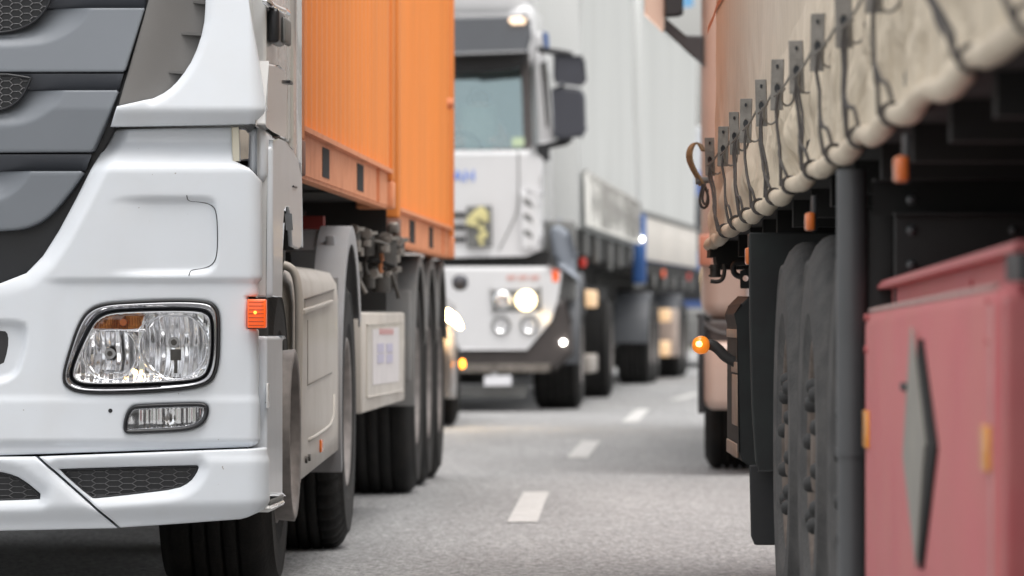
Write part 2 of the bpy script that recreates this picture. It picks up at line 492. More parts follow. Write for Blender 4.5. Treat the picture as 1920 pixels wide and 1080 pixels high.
frame_grey = mat('frame_grey', (0.16, 0.16, 0.155), 0.6, var=0.15)
plate_white = mat('number_plate', (0.75, 0.75, 0.78), 0.4)
dark_brown = mat('dark_brown_trim', (0.05, 0.042, 0.04), 0.5, var=0.15)
skin_m = mat('skin', (0.5, 0.3, 0.22), 0.6)
shirt_m = mat('shirt', (0.45, 0.48, 0.42), 0.8, var=0.1)
wind_glass = glassmat('windscreen_glass', (0.82, 0.88, 0.89), 0.17, 0.05, gcol=(0.66, 0.80, 0.82))
side_glass = glassmat('side_glass', (0.25, 0.28, 0.28), 0.3, 0.03)
lens_glass = glassmat('lens_glass', (0.96, 0.97, 0.98), 0.03, 0.01)
reflector = fluted('lamp_reflector', (0.96, 0.96, 0.97), 0.16, 11.0, 0.34)
reflector2 = mat('lamp_bowl', (0.92, 0.92, 0.93), 0.16, metal=1.0, bump=0.25, bscale=25, stretch=(1, 0.3, 0.25))
amber_refl = fluted('amber_reflector', (0.75, 0.28, 0.07), 0.2, 40.0, 0.6, metal=0.75)

# ------------------------------------------------------------------ ground and road
def struct(o): o['kind'] = 'structure'; return o
gm = mat('verge_ground', (0.10, 0.105, 0.07), 0.95, var=0.3, vscale=0.4)
struct(MB().add([(-900, -60, -0.05), (900, -60, -0.05), (900, 2500, -0.05), (-900, 2500, -0.05)], [(0, 1, 2, 3)]).build('ground', gm, fixn=False))

asph = bpy.data.materials.new('asphalt'); asph.use_nodes = True
t = asph.node_tree; b = t.nodes['Principled BSDF']; b.inputs['Roughness'].default_value = 0.78
tc = t.nodes.new('ShaderNodeTexCoord')
vo = t.nodes.new('ShaderNodeTexVoronoi'); vo.inputs['Scale'].default_value = 75.0
n1 = t.nodes.new('ShaderNodeTexNoise'); n1.inputs['Scale'].default_value = 120.0; n1.inputs['Detail'].default_value = 3
n2 = t.nodes.new('ShaderNodeTexNoise'); n2.inputs['Scale'].default_value = 0.6; n2.inputs['Detail'].default_value = 7
for n in (vo, n1): t.links.new(tc.outputs['Object'], n.inputs['Vector'])
rmp = t.nodes.new('ShaderNodeMapping'); rmp.inputs['Scale'].default_value = (2.2, 0.35, 1); t.links.new(tc.outputs['Object'], rmp.inputs[0]); t.links.new(rmp.outputs[0], n2.inputs['Vector'])
sep = t.nodes.new('ShaderNodeSeparateColor'); t.links.new(vo.outputs['Color'], sep.inputs[0])
cr = t.nodes.new('ShaderNodeValToRGB')
cr.color_ramp.elements[0].position = 0.0; cr.color_ramp.elements[0].color = (0.09, 0.09, 0.091, 1)
cr.color_ramp.elements[1].position = 1.0; cr.color_ramp.elements[1].color = (0.43, 0.43, 0.43, 1)
e = cr.color_ramp.elements.new(0.45); e.color = (0.215, 0.214, 0.213, 1)
t.links.new(sep.outputs[0], cr.inputs[0])
mr = t.nodes.new('ShaderNodeMapRange'); mr.inputs[1].default_value = 0.3; mr.inputs[2].default_value = 0.7; mr.inputs[3].default_value = 0.84; mr.inputs[4].default_value = 1.12
t.links.new(n2.outputs[0], mr.inputs[0])
mu = t.nodes.new('ShaderNodeMix'); mu.data_type = 'RGBA'; mu.blend_type = 'MULTIPLY'; mu.inputs[0].default_value = 1
t.links.new(cr.outputs[0], mu.inputs[6]); t.links.new(mr.outputs[0], mu.inputs[7]); t.links.new(mu.outputs[2], b.inputs['Base Color'])
bp = t.nodes.new('ShaderNodeBump'); bp.inputs['Strength'].default_value = 0.5; bp.inputs['Distance'].default_value = 0.004
t.links.new(vo.outputs['Distance'], bp.inputs['Height']); t.links.new(bp.outputs[0], b.inputs['Normal'])

def lane_x(D):      # middle line of the carriageway (measured on the dashes)
    pts = [(-40, 0.0), (0, 0.0), (24.2, 0.043), (28.2, 0.118), (35, 0.40), (39.6, 0.55), (46.5, 0.96), (53, 1.22), (70, 2.6), (90, 4.6), (130, 10.5), (200, 26), (400, 120)]
    xs, ys = zip(*pts); return float(np.interp(D, xs, ys))
rb = MB(); Ds = list(np.arange(-40, 100, 4.0)) + list(np.arange(100, 401, 20.0))
vs = []
for D in Ds: vs += [(lane_x(D) - 8.5, D, 0), (lane_x(D) + 9.5, D, 0)]
rb.add(vs, [(2*i, 2*i+1, 2*i+3, 2*i+2) for i in range(len(Ds)-1)], True)
struct(rb.build('road', asph, fixn=False))
line_m = mat('road_paint', (0.48, 0.475, 0.465), 0.7, var=0.15, vscale=10, dirt=(0.25, 0.24, 0.23), damt=0.6, dscale=14, bump=0.2, bscale=80)
for (D0, D1, w) in ((24.2, 28.3, 0.128), (35.0, 39.6, 0.13), (46.5, 53.0, 0.13), (58.5, 63.5, 0.14), (70, 75, 0.14), (12.5, 16.5, 0.14), (0.5, 4.5, .14)):
    mb = MB(); vs = []; N = 5
    for i in range(N):
        D = D0 + (D1-D0)*i/(N-1); vs += [(lane_x(D)-w/2, D, 0.004), (lane_x(D)+w/2, D, 0.004)]
    mb.add(vs, [(2*i, 2*i+1, 2*i+3, 2*i+2) for i in range(N-1)])
    if D0 not in (12.5, 0.5): struct(mb.build('lane_marking', line_m, fixn=False))

# ------------------------------------------------------------------ wheels
def tyre_profile(R, W, rr=0.29, lugs=False):
    b = 0.012
    p = [(0.025, rr-0.012), (0.008, rr), (0.004, rr+0.02), (-b*0.45, rr+0.045), (-b*0.45-0.003, rr+0.05), (-b*0.6, rr+0.055), (-b*0.6, rr+0.06), (-b, rr+(R-rr)*0.5), (-b*0.55, R-0.075), (-b*0.55-0.004, R-0.07), (-b*0.5-0.004, R-0.062), (-b*0.3, R-0.058), (0.012, R-0.025), (0.028, R-0.008), (0.045, R)]
    g = 0.014; x = 0.045; k = 4; step = (W - 0.09) / (k + 1)
    q = []
    for i in range(1, k+1):
        c = 0.045 + step * i
        q += [(c-0.006, R+0.002), (c-0.005, R-g), (c+0.005, R-g), (c+0.006, R+0.002)]
    p2 = [(W - a, r) for a, r in reversed(p)]
    return p + q + p2

def make_wheel(parent, c, R, W, out, rimm, tyrem, nuts=0, lugs=False, dish=0.05, ring=0.0, hub=0.012, inset=0.0):
    """wheel = rim disc, with tyre and nut caps as its own pieces; c = centre of the outer side"""
    rr = R * 0.555
    mb = MB()
    mb.lathe([(0.03, rr-0.012), (0.0, rr-0.004), (-0.004, rr-0.012), (0.004, rr-0.022), (0.03, rr-0.035), (dish+0.02, rr-0.05), (dish+0.03, rr-0.07), (dish, rr-0.10), (dish-0.012, 0.11),
              (dish-0.02, 0.10), (dish-hub, 0.095), (dish-hub-0.01, 0.08), (dish-hub-0.01, 0.0)], (0, 0, 0), 64, out=out)
    if ring:
        mb.lathe([(0.06, rr-0.02), (-ring, rr-0.01), (-ring-0.004, rr-0.02), (-ring, rr-0.05), (-ring+0.03, rr-0.06)], (0, 0, 0), 64, out=out)
    if inset: mb.v = [(x-out*inset, y, z) for x, y, z in mb.v]
    w = mb.build('wheel', rimm, parent); w.location = c
    prof = tyre_profile(R, W, rr)
    def mod(i, j):
        r = prof[j][1]
        if r > R - 0.03 and (i % 4) in (0,): return -0.016 if (j < 17 or j > len(prof)-18) else 0
        return 0
    tb = MB().lathe(prof, (0, 0, 0), 192 if lugs else 96, mod=mod if lugs else None, out=out)
    tb.build('tyre', tyrem, w)
    if nuts:
        me = None
        for k in range(nuts):
            a = 2*math.pi*(k+0.3)/nuts; y, z = 0.168*math.cos(a), 0.168*math.sin(a)
            if me is None:
                o = MB().lathe([(0.0, 0.021), (-0.028, 0.020), (-0.038, 0.014), (-0.041, 0.0)], (0, 0, 0), 12, out=out).build('wheel_nut', nut_dark, w)
                me = o.data
            else:
                o = bpy.data.objects.new('wheel_nut', me); COL.objects.link(o); o.parent = w
            o.location = (-out*(dish+inset-0.014), y, z)
    return w

def mudguard(parent, m, u0, u1, v, z, R, a0, a1, lip=0.03, name='mudguard', th=0.008):
    mb = MB(); n = 28
    sgn = 1 if u1 > u0 else -1
    prof_o = [(u0, R), (u1, R), (u1 + 0.002*sgn, R-0.004), (u1, R-lip), (u1-0.006*sgn, R-lip), (u1-0.006*sgn, R-th), (u0, R-th), (u0, R)]
    vs = []
    for i in range(n+1):
        a = math.radians(a0 + (a1-a0)*i/n)
        for (x, r) in prof_o: vs.append((x, v - r*math.cos(a), z + r*math.sin(a)))
    P = len(prof_o); fs = []
    for i in range(n):
        for j in range(P-1): fs.append((i*P+j, i*P+j+1, (i+1)*P+j+1, (i+1)*P+j))
    mb.add(vs, fs, True)
    mb.add(vs[:P-1], [tuple(range(P-1))]); mb.add(vs[-P:-1], [tuple(range(P-1))])
    o = mb.build(name, m, parent)
    md = o.modifiers.new('edge', 'EDGE_SPLIT'); md.split_angle = math.radians(40)
    return o

# ================================================================== LEFT TRUCK
LT = Frame(-0.7145, 16.5, 0.0295)
tr = LT.root('truck')
tag(tr, 'white truck nearest the camera at left, with grey slatted grille and large clear headlamp', 'truck')
HL = chaikin([(116,705),(122,726),(150,738),(235,738),(335,732),(385,723),(403,706),(410,675),(411,630),(411,592),(404,573),(385,564),(330,562),(250,565),(190,569),(162,583),(145,610),(130,655)], 2)
HLi = chaikin([(136,700),(143,714),(168,719),(250,718),(345,713),(377,707),(389,690),(394,655),(394,612),(390,592),(374,585),(320,584),(245,586),(205,589),(182,600),(166,628),(150,662)], 2)
FG = chaikin([(231,800),(235,778),(245,762),(262,759),(370,755),(388,758),(391,772),(385,790),(368,802),(340,808),(250,812),(234,812)], 2)
def scale_loop(L, px):
    L = np.array(L); t = np.roll(L, -1, 0)-np.roll(L, 1, 0); t /= np.linalg.norm(t, axis=1)[:, None]+1e-9
    n = np.c_[-t[:, 1], t[:, 0]]; c = L.mean(0)
    s = np.sign(((L-c)*n).sum(1).mean()); return [tuple(q) for q in L - n*px*s]
FGi = scale_loop(FG, 6)
GB = [(207,240),(190,272),(165,322),(140,372),(108,432),(78,480),(48,512),(0,531),(-60,540),(-313,545)]   # edge against the grille

main_outline = [(207,240),(432,237),(434,300),(470,316),(496,332),(530,342),(530,556),(462,556),(461,617),(530,617),(530,837),(495,838),(0,854),(-313,857)] + GB[:0:-1]
flap = chaikin([(150,367),(350,367),(395,368),(411,385),(412,490),(398,514),(360,518),(100,520)], 2)
pock = chaikin([(-60,600),(35,600),(55,612),(50,660),(30,718),(-60,722)], 2)
def d_main(P):
    x, y = P[:, 0], P[:, 1]
    d = 0.075 * ss((322-y)/62)
    g = pdist(P, GB, closed=False)
    d += 0.030 * ss(1 - g/34) * ss((520-y+0*x)/120 + 0.4)
    f = pdist(P, flap); ins = inside(P, flap)
    d += np.where(ins, 0.014*ss(f/13), 0) * ss((x-190)/110)
    # soft shelf below the flap and above the fog lamp
    d += 0.010*ss((y-521)/10) * ss((x-70)/60) - 0.004*ss((y-740)/14)
    p = pdist(P, pock); d += np.where(inside(P, pock), 0.02*ss(p/12), 0)
    # step back behind the shoulder on the right
    d += 0.012*np.sin((x+313)/810*math.pi*0.5)**6
    d += 0.014*ss((y-826)/12)
    return d
mb = MB(); make_panel(mb, LT, main_outline, [HL, FG], res=5.5, dfun=d_main, rad=5.0, depth=0.06, mirror=True)
bp_ = mb.build('front_panel', white, tr, fixn=False)

# flap seam, tow hole
seam = chaikin([(350,366),(352,377),(372,378),(396,383),(406,396),(408,440),(407,478),(400,495),(385,503),(360,506),(356,510),(354,517)], 2, closed=False)
def dep(px, py): return float(d_main(np.array([[px, py]], float))[0])
mb = MB(); mb.tube([LT.front(x, y, dep(x, y)-0.0002) for x, y in resample(seam, 4, False)], 0.0014, 6)
mb.build('flap_seam', gloss_black, tr)
mb = MB(); mb.cyl(LT.front(207, 770, dep(207, 770)-0.001), LT.front(207, 770, 0.05), 0.0062, n=20); mb.build('tow_hole', gloss_black, tr)
mb = MB()
for pl in ([(-60,619),(8,619),(16,628),(15,655),(5,688),(-60,692)], [(-60,732),(20,733),(31,738),(28,757),(15,780),(0,800),(-60,806)]):
    mb.prism(chaikin(pl, 1), lambda x, y, t: LT.front(x, y, 0.010+t+ (0.010 if y < 700 else -0.002)), 0.03)
mb.build('plate_recess', black_plastic, tr)

# lower bumper
lowL = [(-313,859),(67,856),(219,991),(0,996),(-313,998)]
lowR = [(73,856),(495,840.5),(530,839),(530,950),(493,962),(450,974),(300,985),(224,990)]
ML = chaikin([(-120,884),(-20,884),(10,886),(42,898),(86,935),(40,938),(-120,942)], 1)
MR = chaikin([(108,880),(120,879),(365,872),(373,874),(368,888),(356,904),(332,917),(260,926),(180,935),(170,934)], 1)
def d_low(P):
    x, y = P[:, 0], P[:, 1]
    yb = 955 - 0.02*x
    d = 0.008*ss((868-y)/20) + 0.035*ss((y-(yb-8))/45) - 0.01
    for M in (ML, MR):
        q = pdist(P, M); d += 0.016*ss(1-q/24)
    return d
mb = MB()
make_panel(mb, LT, lowL, [ML], res=7, dfun=d_low, rad=4, depth=0.05, mirror=True)
make_panel(mb, LT, lowR, [MR], res=6, dfun=d_low, rad=4, depth=0.05, mirror=True)
mb.build('bumper', white, tr, fixn=False)
for M in (ML, MR):
    mb = MB(); mb2 = MB()
    mb.prism(M, lambda x, y, t: LT.front(x, y, 0.030+t), 0.02)
    hexmesh(mb2, LT, scale_loop(M, 1), 0.0255, 34, 11, 0.0017)
    L = resample(scale_loop(M, 2), 6); mb.tube([LT.front(x, y, 0.02) for x, y in L], 0.0035, 6, closed=True)
    bm_ = mb.build('bumper_mesh', gloss_black, tr); mb2.build('mesh_rib', rib_m, bm_)


# headlamp ---------------------------------------------------------
dh = 0.012
hb = MB(); ring_band(hb, LT, scale_loop(HL, -1), scale_loop(HL, 3.5), [(0, dh+0.012), (0, dh-0.004), (0.5, dh-0.007), (1, dh-0.004), (1, dh+0.012)])
hl = hb.build('headlamp', black_plastic, tr)
def ring_part(name, o, i, prof, m, par, N=120):
    q = MB(); ring_band(q, LT, o, i, prof, N); return q.build(name, m, par)
H2 = scale_loop(HL, 4); 
ring_part('chrome_bezel', H2, scale_loop(HLi, -3.4), [(0, dh+0.010), (0.0, dh-0.006), (0.12, dh-0.010), (0.3, dh-0.008), (0.62, dh+0.004), (1, dh+0.016)], mat('bezel_chrome', (0.42, 0.42, 0.44), 0.13, metal=1.0), hl)
ring_part('lamp_gasket', scale_loop(HLi, -3.4), scale_loop(HLi, -1.5), [(0, dh+0.016), (0.3, dh+0.008), (0.8, dh+0.008), (1, dh+0.02)], gloss_black, hl)
ring_part('inner_trim', scale_loop(HLi, -1.8), scale_loop(HLi, 2.0), [(0, dh+0.013), (0.5, dh+0.008), (1, dh+0.014), (1, dh+0.03)], chrome, hl)
# housing with two bowls
q = MB()
def d_h(P):
    d = np.full(len(P), 0.055)
    for (cx, cy, r, dp) in ((326, 649, 62, 0.075), (206, 662, 50, 0.06)):
        k = np.hypot(P[:, 0]-cx, P[:, 1]-cy)/r
        d = np.where(k < 1, 0.048 + dp*(1-k*k), d - 0.007*ss(1-(k-1)/0.08)*(k >= 1))
    a = (P[:, 1] < 619) & (P[:, 0] < 272)
    d = np.where(a, 0.035 + 0.0*P[:, 0], d)
    d = np.where((P[:, 1] > 698) & (P[:, 0] < 300), np.minimum(d, 0.06-0.0012*(P[:, 1]-698)), d)
    return d + dh
make_panel(q, LT, scale_loop(HLi, 0), [], res=2.6, dfun=d_h, rad=2, depth=-0.05)
q.build('reflector', reflector, hl, fixn=False)
# amber indicator part of the lamp
q = MB(); AM = [(166,616),(172,604),(186,594),(210,589),(262,587),(272,590),(262,604),(250,617)]
q.prism(AM, lambda x, y, t: LT.front(x, y, dh+0.030+t), 0.01)
for i in range(20):
    x = 172 + i*4.6; q.cyl(LT.front(x, 592 if x > 200 else 606, dh+0.029), LT.front(x, 616, dh+0.029), 0.0028, n=8)
q.build('indicator_reflector', amber_refl, hl)
q = MB().cyl(LT.front(231, 604, dh+0.03), LT.front(231, 604, dh+0.012), 0.0135, 0.010, 20); q.build('indicator_bulb', mat('amber_bulb_dark', (0.5, 0.12, 0.02), 0.15, coat=0.8), hl)
# bowl rims, bulb shields
q = MB()
for (cx, cy, r) in ((326, 649, 62.5), (206, 662, 50.5)):
    a0, a1 = (0, 360)
    pts = [LT.front(cx+r*math.cos(a), cy+r*math.sin(a), dh+0.043) for a in np.linspace(0, 2*math.pi, 60, endpoint=False)
           if cy+r*math.sin(a) > 590 and cy+r*math.sin(a) < 714 and cx+r*math.cos(a) > 150 and cx+r*math.cos(a) < 392]
    q.tube(pts, 0.0032, 8, closed=len(pts) == 60)
q.tube([LT.front(x, y, dh+0.03) for x, y in ((160,620),(200,619),(258,618),(272,606),(280,592))], 0.0025, 6)
q.build('reflector_rim', chrome, hl)
q = MB()
q.cyl(LT.front(326, 642, dh+0.10), LT.front(326, 642, dh+0.05), 0.014, 0.012, 20); q.cyl(LT.front(326, 642, dh+0.055), LT.front(326, 642, dh+0.045), 0.0165, 0.0165, 20)
q.cyl(LT.front(206, 663, dh+0.10), LT.front(206, 663, dh+0.055), 0.018, 0.016, 20)
q.build('bulb_shield', chrome, hl)
q = MB(); q.cyl(LT.front(326, 642, dh+0.046), LT.front(326, 642, dh+0.040), 0.009, n=18)
q.rbox(*sum([[LT.front(316, 672, 0)[0], LT.front(336, 672, 0)[0]], [dh+0.045, dh+0.055], [LT.front(0, 676, 0)[2], LT.front(0, 655, 0)[2]]], []), r=0.002)
q.rbox(LT.front(323, 0, 0)[0], LT.front(329, 0, 0)[0], dh+0.045, dh+0.06, LT.front(0, 700, 0)[2], LT.front(0, 676, 0)[2], r=0.001)
q.cyl(LT.front(206, 663, dh+0.056), LT.front(206, 663, dh+0.05), 0.008, n=18)
q.build('bulb_holder', metal_dark, hl)
q = MB().lathe([(-0.0, 0.0), (0.004, 0.006), (0.012, 0.008), (0.02, 0.006)], (0, 0, 0), 12); 
o = q.build('side_lamp_bulb', warm_lit, hl); o.location = LT.front(253, 698, dh+0.035); o.rotation_euler = (0, 0, math.radians(-90))
q = MB(); make_panel(q, LT, scale_loop(HLi, 0), [], res=8, dfun=lambda P: np.full(len(P), dh+0.006)+0.00000*P[:, 0], rad=3, depth=0.002); q.build('lamp_lens', lens_glass, hl, fixn=False)

# fog lamp
q = MB(); ring_band(q, LT, scale_loop(FG, -0.5), FGi, [(0, 0.02), (0, 0.003), (0.5, 0.000), (1, 0.006), (1, 0.03)])
fg = q.build('fog_lamp', gloss_black, tr)
q = MB()
def d_f(P):
    x = P[:, 0]
    d = 0.026 + 0.010*np.abs(np.sin((x-262)/18*math.pi*0.5)) + 0.006*np.sin(x*0.9)**2 * ((x > 262) & (x < 372)) + 0.02*ss((x-366)/5)*0.8
    k = np.hypot((P[:, 0]-316)/12, (P[:, 1]-785)/16); return d + 0.008*ss(1-k) + 0.006*ss((P[:, 1]-790)/20)
make_panel(q, LT, scale_loop(FG, 4), [], res=2.5, dfun=d_f, rad=2, depth=-0.02); q.build('fog_reflector', reflector2, fg, fixn=False)
q = MB(); q.cyl(LT.front(315, 784, 0.045), LT.front(315, 784, 0.03), 0.007, 0.005, 16); q.build('fog_bulb', metal_part, fg)
q = MB(); ring_band(q, LT, FGi, scale_loop(FG, 8), [(0, 0.012), (0.5, 0.008), (1, 0.012)]); q.build('fog_trim', chrome_dark, fg)
q = MB(); make_panel(q, LT, scale_loop(FG, 5), [], res=8, dfun=lambda P: np.full(len(P), 0.008), rad=2, depth=0.002); q.build('fog_lens', lens_glass, fg, fixn=False)

# amber corner marker
q = MB()
u0, _, z1 = LT.front(464, 561, 0); u1, _, z0 = LT.front(497.5, 615, 0)
q.rbox(u0, u1+0.002, -0.008, 0.045, z0, z1, r=0.004)
am = q.build('corner_marker', amber_glow, tr)
q = MB()
for i in range(7):
    z = z0+0.008+(z1-z0-0.016)*i/6; q.rbox(u0+0.004, u1-0.004, -0.0105, -0.006, z-0.001, z+0.001, r=0.0006, seg=1)
q.build('lens_rib', mat('lens_rib_dark', (0.35, 0.04, 0.004), 0.3), am)
q = MB().lathe([(-0.006, 0.0), (0.0, 0.006), (0.01, 0.007)], (0, 0, 0), 12); o = q.build('marker_bulb', amber_lit, am); o.location = ((u0+u1)/2-0.003, -0.0095, (z0+z1)/2+0.003); o.scale = (1, 0.8, 0.8); o.rotation_euler = (0, 0, math.radians(-90))

# upper cab corner panel --------------------------------------------
IN = [(384,-230),(382,0),(379,52),(362,106),(337,146),(312,171),(286,184)]
upper = chaikin([(384,-230),(382,0),(379,52),(362,106),(337,146),(312,171),(286,184)], 1, closed=False)
upper_out = [(530,-230)] + upper + [(219,199),(205,237),(488,232),(530,231)]
def d_up(P):
    y = P[:, 1]; x = P[:, 0]
    d = 0.028*ss((y-203)/36) + 0.055*np.clip((203-y)/203, 0, 3) - 0.004
    return d + 0.01*ss(1-pdist(P, upper, closed=False)/16)
mb = MB(); make_panel(mb, LT, upper_out, [], res=6, dfun=d_up, rad=4, depth=0.05)
mb.build('corner_panel', white, tr, fixn=False); flipped(mb).build('corner_panel', white, tr, fixn=False)
intake = [(318,-230),(272,0),(219,198)] + [(a-1, b+1) for a, b in upper[::-1]]
def d_in(P):
    x, y = P[:, 0], P[:, 1]
    return 0.030 + 0.055*np.clip((203-y)/203, 0, 3) + 0.045*ss((x-(272-0.26*y))/110)
mb = MB(); make_panel(mb, LT, intake, [], res=8, dfun=d_in, rad=3, depth=0.03)
it = mb.build('air_intake', plastic_grey, tr, fixn=False); flipped(mb).build('air_intake', plastic_grey, tr, fixn=False)
for (xa, xb, y) in ((322, 373, 58), (297, 350, 131), (350, 380, -2)):
    a = LT.front(xa, y, 0); b_ = LT.front(xb, y-1, 0); dd = d_in(np.array([[xb, y]]))[0]
    z = a[2]; mb = MB()
    mb.add([(a[0], dd, z), (b_[0], dd-0.045, z), (b_[0], dd+0.02, z), (a[0], dd, z-0.004), (b_[0], dd-0.045, z-0.010), (b_[0], dd+0.02, z-0.008)],
           [(0, 1, 2), (5, 4, 3), (0, 3, 4, 1), (1, 4, 5, 2), (2, 5, 3, 0)])
    mb.build('intake_fin', plastic_grey, it)

# grille --------------------------------------------------------------
back = [(322,-230),(276,0),(220,199)] + [(a+3, b+3) for a, b in GB] + [(-313,-230)]
mb = MB(); make_panel(mb, LT, back, [], res=14, dfun=lambda P: np.full(len(P), 0.085)+0.05*np.clip((203-P[:, 1])/203, 0, 3), rad=3, depth=0.03, mirror=True)
gr = mb.build('grille', gloss_black, tr, fixn=False)
L1 = [(-313,12),(265,12),(266,16),(250,72),(233,130),(228,134),(-313,136)]
L2 = [(-313,169),(216,168),(220,172),(198,228),(174,281),(168,285),(-313,288)]
L3 = [(-313,321),(150,320),(155,324)] + chaikin([(152,330),(122,372),(85,412),(45,430),(0,433)], 2, closed=False) + [(-313,436)]
L0 = [(-313,-110),(300,-110),(301,-104),(272,-26),(268,-22),(-313,-20)]
A1 = chaikin([(-313,88),(0,86),(50,84),(90,77),(125,60),(148,42),(160,24),(166,0),(166,-60),(-313,-60)], 1)
A2 = chaikin([(-313,238),(0,236),(40,233),(75,219),(100,200),(114,184),(122,160),(122,120),(-313,120)], 1)
A3 = chaikin([(-313,380),(-10,378),(20,366),(42,346),(55,328),(58,310),(58,280),(-313,280)], 1)
M1 = chaikin([(-120,66),(-10,63),(30,58),(62,44),(84,22),(96,0),(104,-40),(-120,-40)], 1)
M2 = chaikin([(-120,214),(-10,209),(18,202),(38,187),(52,165),(60,139),(-120,139)], 1)
def louvre(L, A, yb):
    def f(P):
        x, y = P[:, 0], P[:, 1]
        ins = inside(P, A); q = np.minimum(pdist(P, A[:max(4, int(len(A)*0.75))], closed=False), 75)
        d = 0.012 + 0.055*np.clip((203-y)/203, 0, 3) - 0.010*(y-yb)/110 
        d += np.where(ins, q/648.0*0.50, 0)
        return d
    return f
mb = MB()
make_panel(mb, LT, L0, [], res=10, dfun=louvre(L0, A1, -20), rad=3, depth=0.07, mirror=True)
make_panel(mb, LT, L1, [], res=5, dfun=louvre(L1, A1, 135), rad=3, depth=0.07, mirror=True)
make_panel(mb, LT, L2, [], res=5, dfun=louvre(L2, A2, 288), rad=3, depth=0.07, mirror=True)
make_panel(mb, LT, L3, [], res=5, dfun=louvre(L3, A3, 432), rad=4, depth=0.07, mirror=True)
mb.build('louvre', grille_grey, gr, fixn=False)
mb = MB()
for (y0, y1, xr0, xr1) in ((137, 168, 229, 219), (289, 320, 170, 156), (-19, 12, 268, 266)):
    make_panel(mb, LT, [(-313, y0), (xr0, y0), (xr1, y1), (-313, y1)], [], res=8,
               dfun=lambda P, y0=y0: 0.02+0.055*np.clip((203-P[:, 1])/203, 0, 3)+0.045*(P[:, 1]-y0)/32, rad=1, depth=0.01, mirror=True)
mb.build('louvre_step', grille_dark, gr, fixn=False)
for M, y in ((M1, 20), (M2, 170)):
    mb = MB(); mb2 = MB()
    dm = 0.012+0.055*np.clip((203-y)/203, 0, 3) - 0.006
    mb.prism(M, lambda x, y_, t: LT.front(x, y_, dm+0.012+t), 0.02)
    hexmesh(mb2, LT, M, dm+0.006, 25, 13, 0.0019)
    mb.tube([LT.front(x, y_, dm+0.004) for x, y_ in resample(scale_loop(M, 1), 6)], 0.004, 6, closed=True)
    gm_ = mb.build('grille_mesh', gloss_black, gr); mb2.build('mesh_rib', rib_m, gm_)


# shoulder lens, neck and corner pieces ---------------------------------
mb = MB()
mb.prism([(434,238),(447,238),(449,300),(438,301)], lambda x, y, t: LT.front(x, y, 0.055+t), 0.05)
mb.build('corner_trim', mat('cream_trim', (0.62, 0.58, 0.47), 0.4, var=0.05), tr, bevel=0.003)
mb = MB(); mb.prism([(448,240),(462,242),(468,252),(466,300),(449,302)], lambda x, y, t: LT.front(x, y, 0.05+(x-448)*0.0012+t), 0.05)
mb.build('corner_lamp', chrome, tr, bevel=0.004)
mb = MB(); mb.rbox(LT.front(464,0,0.1)[0], 0.0, 0.085, 0.36, LT.front(0, 345, .1)[2], LT.front(0, 240, .1)[2], r=0.03, seg=3)
mb.build('neck_panel', white, tr)

# cab shell ---------------------------------------------------------------
mb = MB()
mb.rbox(-2.47, -0.045, 0.17, 1.66, 1.36, 3.45, r=0.06, seg=3)
mb.build('cab', white2, tr)
def sidep(px, py, u=0.0): return LT.side(px, py, u)
def side_plate(mb, poly, u, th):
    """outline seen on the flank, made a solid sheet of thickness th"""
    A = [LT.side(x, y, u) for x, y in poly]
    n = len(poly); B = [(p[0]-th, p[1], p[2]) for p in A]
    mb.add(A, [tuple(range(n))]); mb.add(B, [tuple(range(n-1, -1, -1))])
    for i in range(n):
        j = (i+1) % n; mb.add([A[i], B[i], B[j], A[j]], [(0, 1, 2, 3)])
# lower front flank strip
mb = MB(); side_plate(mb, [(499.5,262),(512,268),(513,556),(499.5,556)], -0.004, 0.03); mb.build('flank_strip', white2, tr, bevel=0.004)
text_mesh('side_number', '50', 0.05, chrome_dark, tr, (LT.side(501, 530, 0)[0]-0.001, LT.side(501.5, 530, 0)[1]+0.06, LT.side(501, 532, 0)[2]), (math.radians(90), 0, math.radians(90)))
# wheel arch / door lower
mb = MB(); arch = [(512,262),(522,262),(536,268),(550,282),(561,305),(566,335),(566,462),(561,467),(549,462),(547,430),(545,402),(541,388),(536,385),(533,395),(531,420),(530,470),(529,555),(512,556)]
A = arch; side_plate(mb, A, 0.012, 0.014); mb.rbox(-0.04, 0.0135, LT.side(512,0,.012)[1]-0.03, LT.side(512,0,.012)[1]+0.01, 0.935, 1.375, r=0.012, seg=3); mb.build('wheel_arch', white, tr, bevel=0.004, seg=2)
mb = MB(); mb.box(-0.005, 0.016, LT.side(541,0,0)[1], LT.side(548,0,0)[1], LT.side(545,352,0)[2], LT.side(545,349,0)[2]); mb.build('arch_slot', gloss_black, tr)
# door
mb = MB(); side_plate(mb, [(499,-160),(541,-160),(541,262),(528,254),(515,240),(499,233)], -0.012, 0.04); dr = mb.build('door', white2, tr, bevel=0.01, seg=3)
mb = MB(); side_plate(mb, [(500.5,118),(520,122),(535,138),(539,160),(539,262),(524,256),(512,244),(499,234)], 0.002, 0.03); mb.build('door_sill_cover', mat('pearl_grey_paint', (0.58, 0.565, 0.545), 0.16, coat=1.0, metal=0.15, var=0.05), dr, bevel=0.006, seg=3)
a = LT.side(508, 15, 0.0); b_ = LT.side(526, 92, 0.0)
q = MB().rbox(-0.01, 0.024, a[1], b_[1]-0.14, b_[2], a[2], r=0.012, seg=3); hd = q.build('door_handle', gloss_black, dr)
q = MB().rbox(0.02, 0.036, a[1]+0.10, b_[1]-0.05, b_[2]+0.005, a[2]-0.02, r=0.008, seg=3).build('handle_grip', frame_grey, hd)
text_mesh('door_badge', 'L5', 0.07, frame_grey, dr, (0.0, LT.side(528, 82, 0)[1], LT.side(528, 82, 0)[2]), (math.radians(90), 0, math.radians(90)), 0.004)
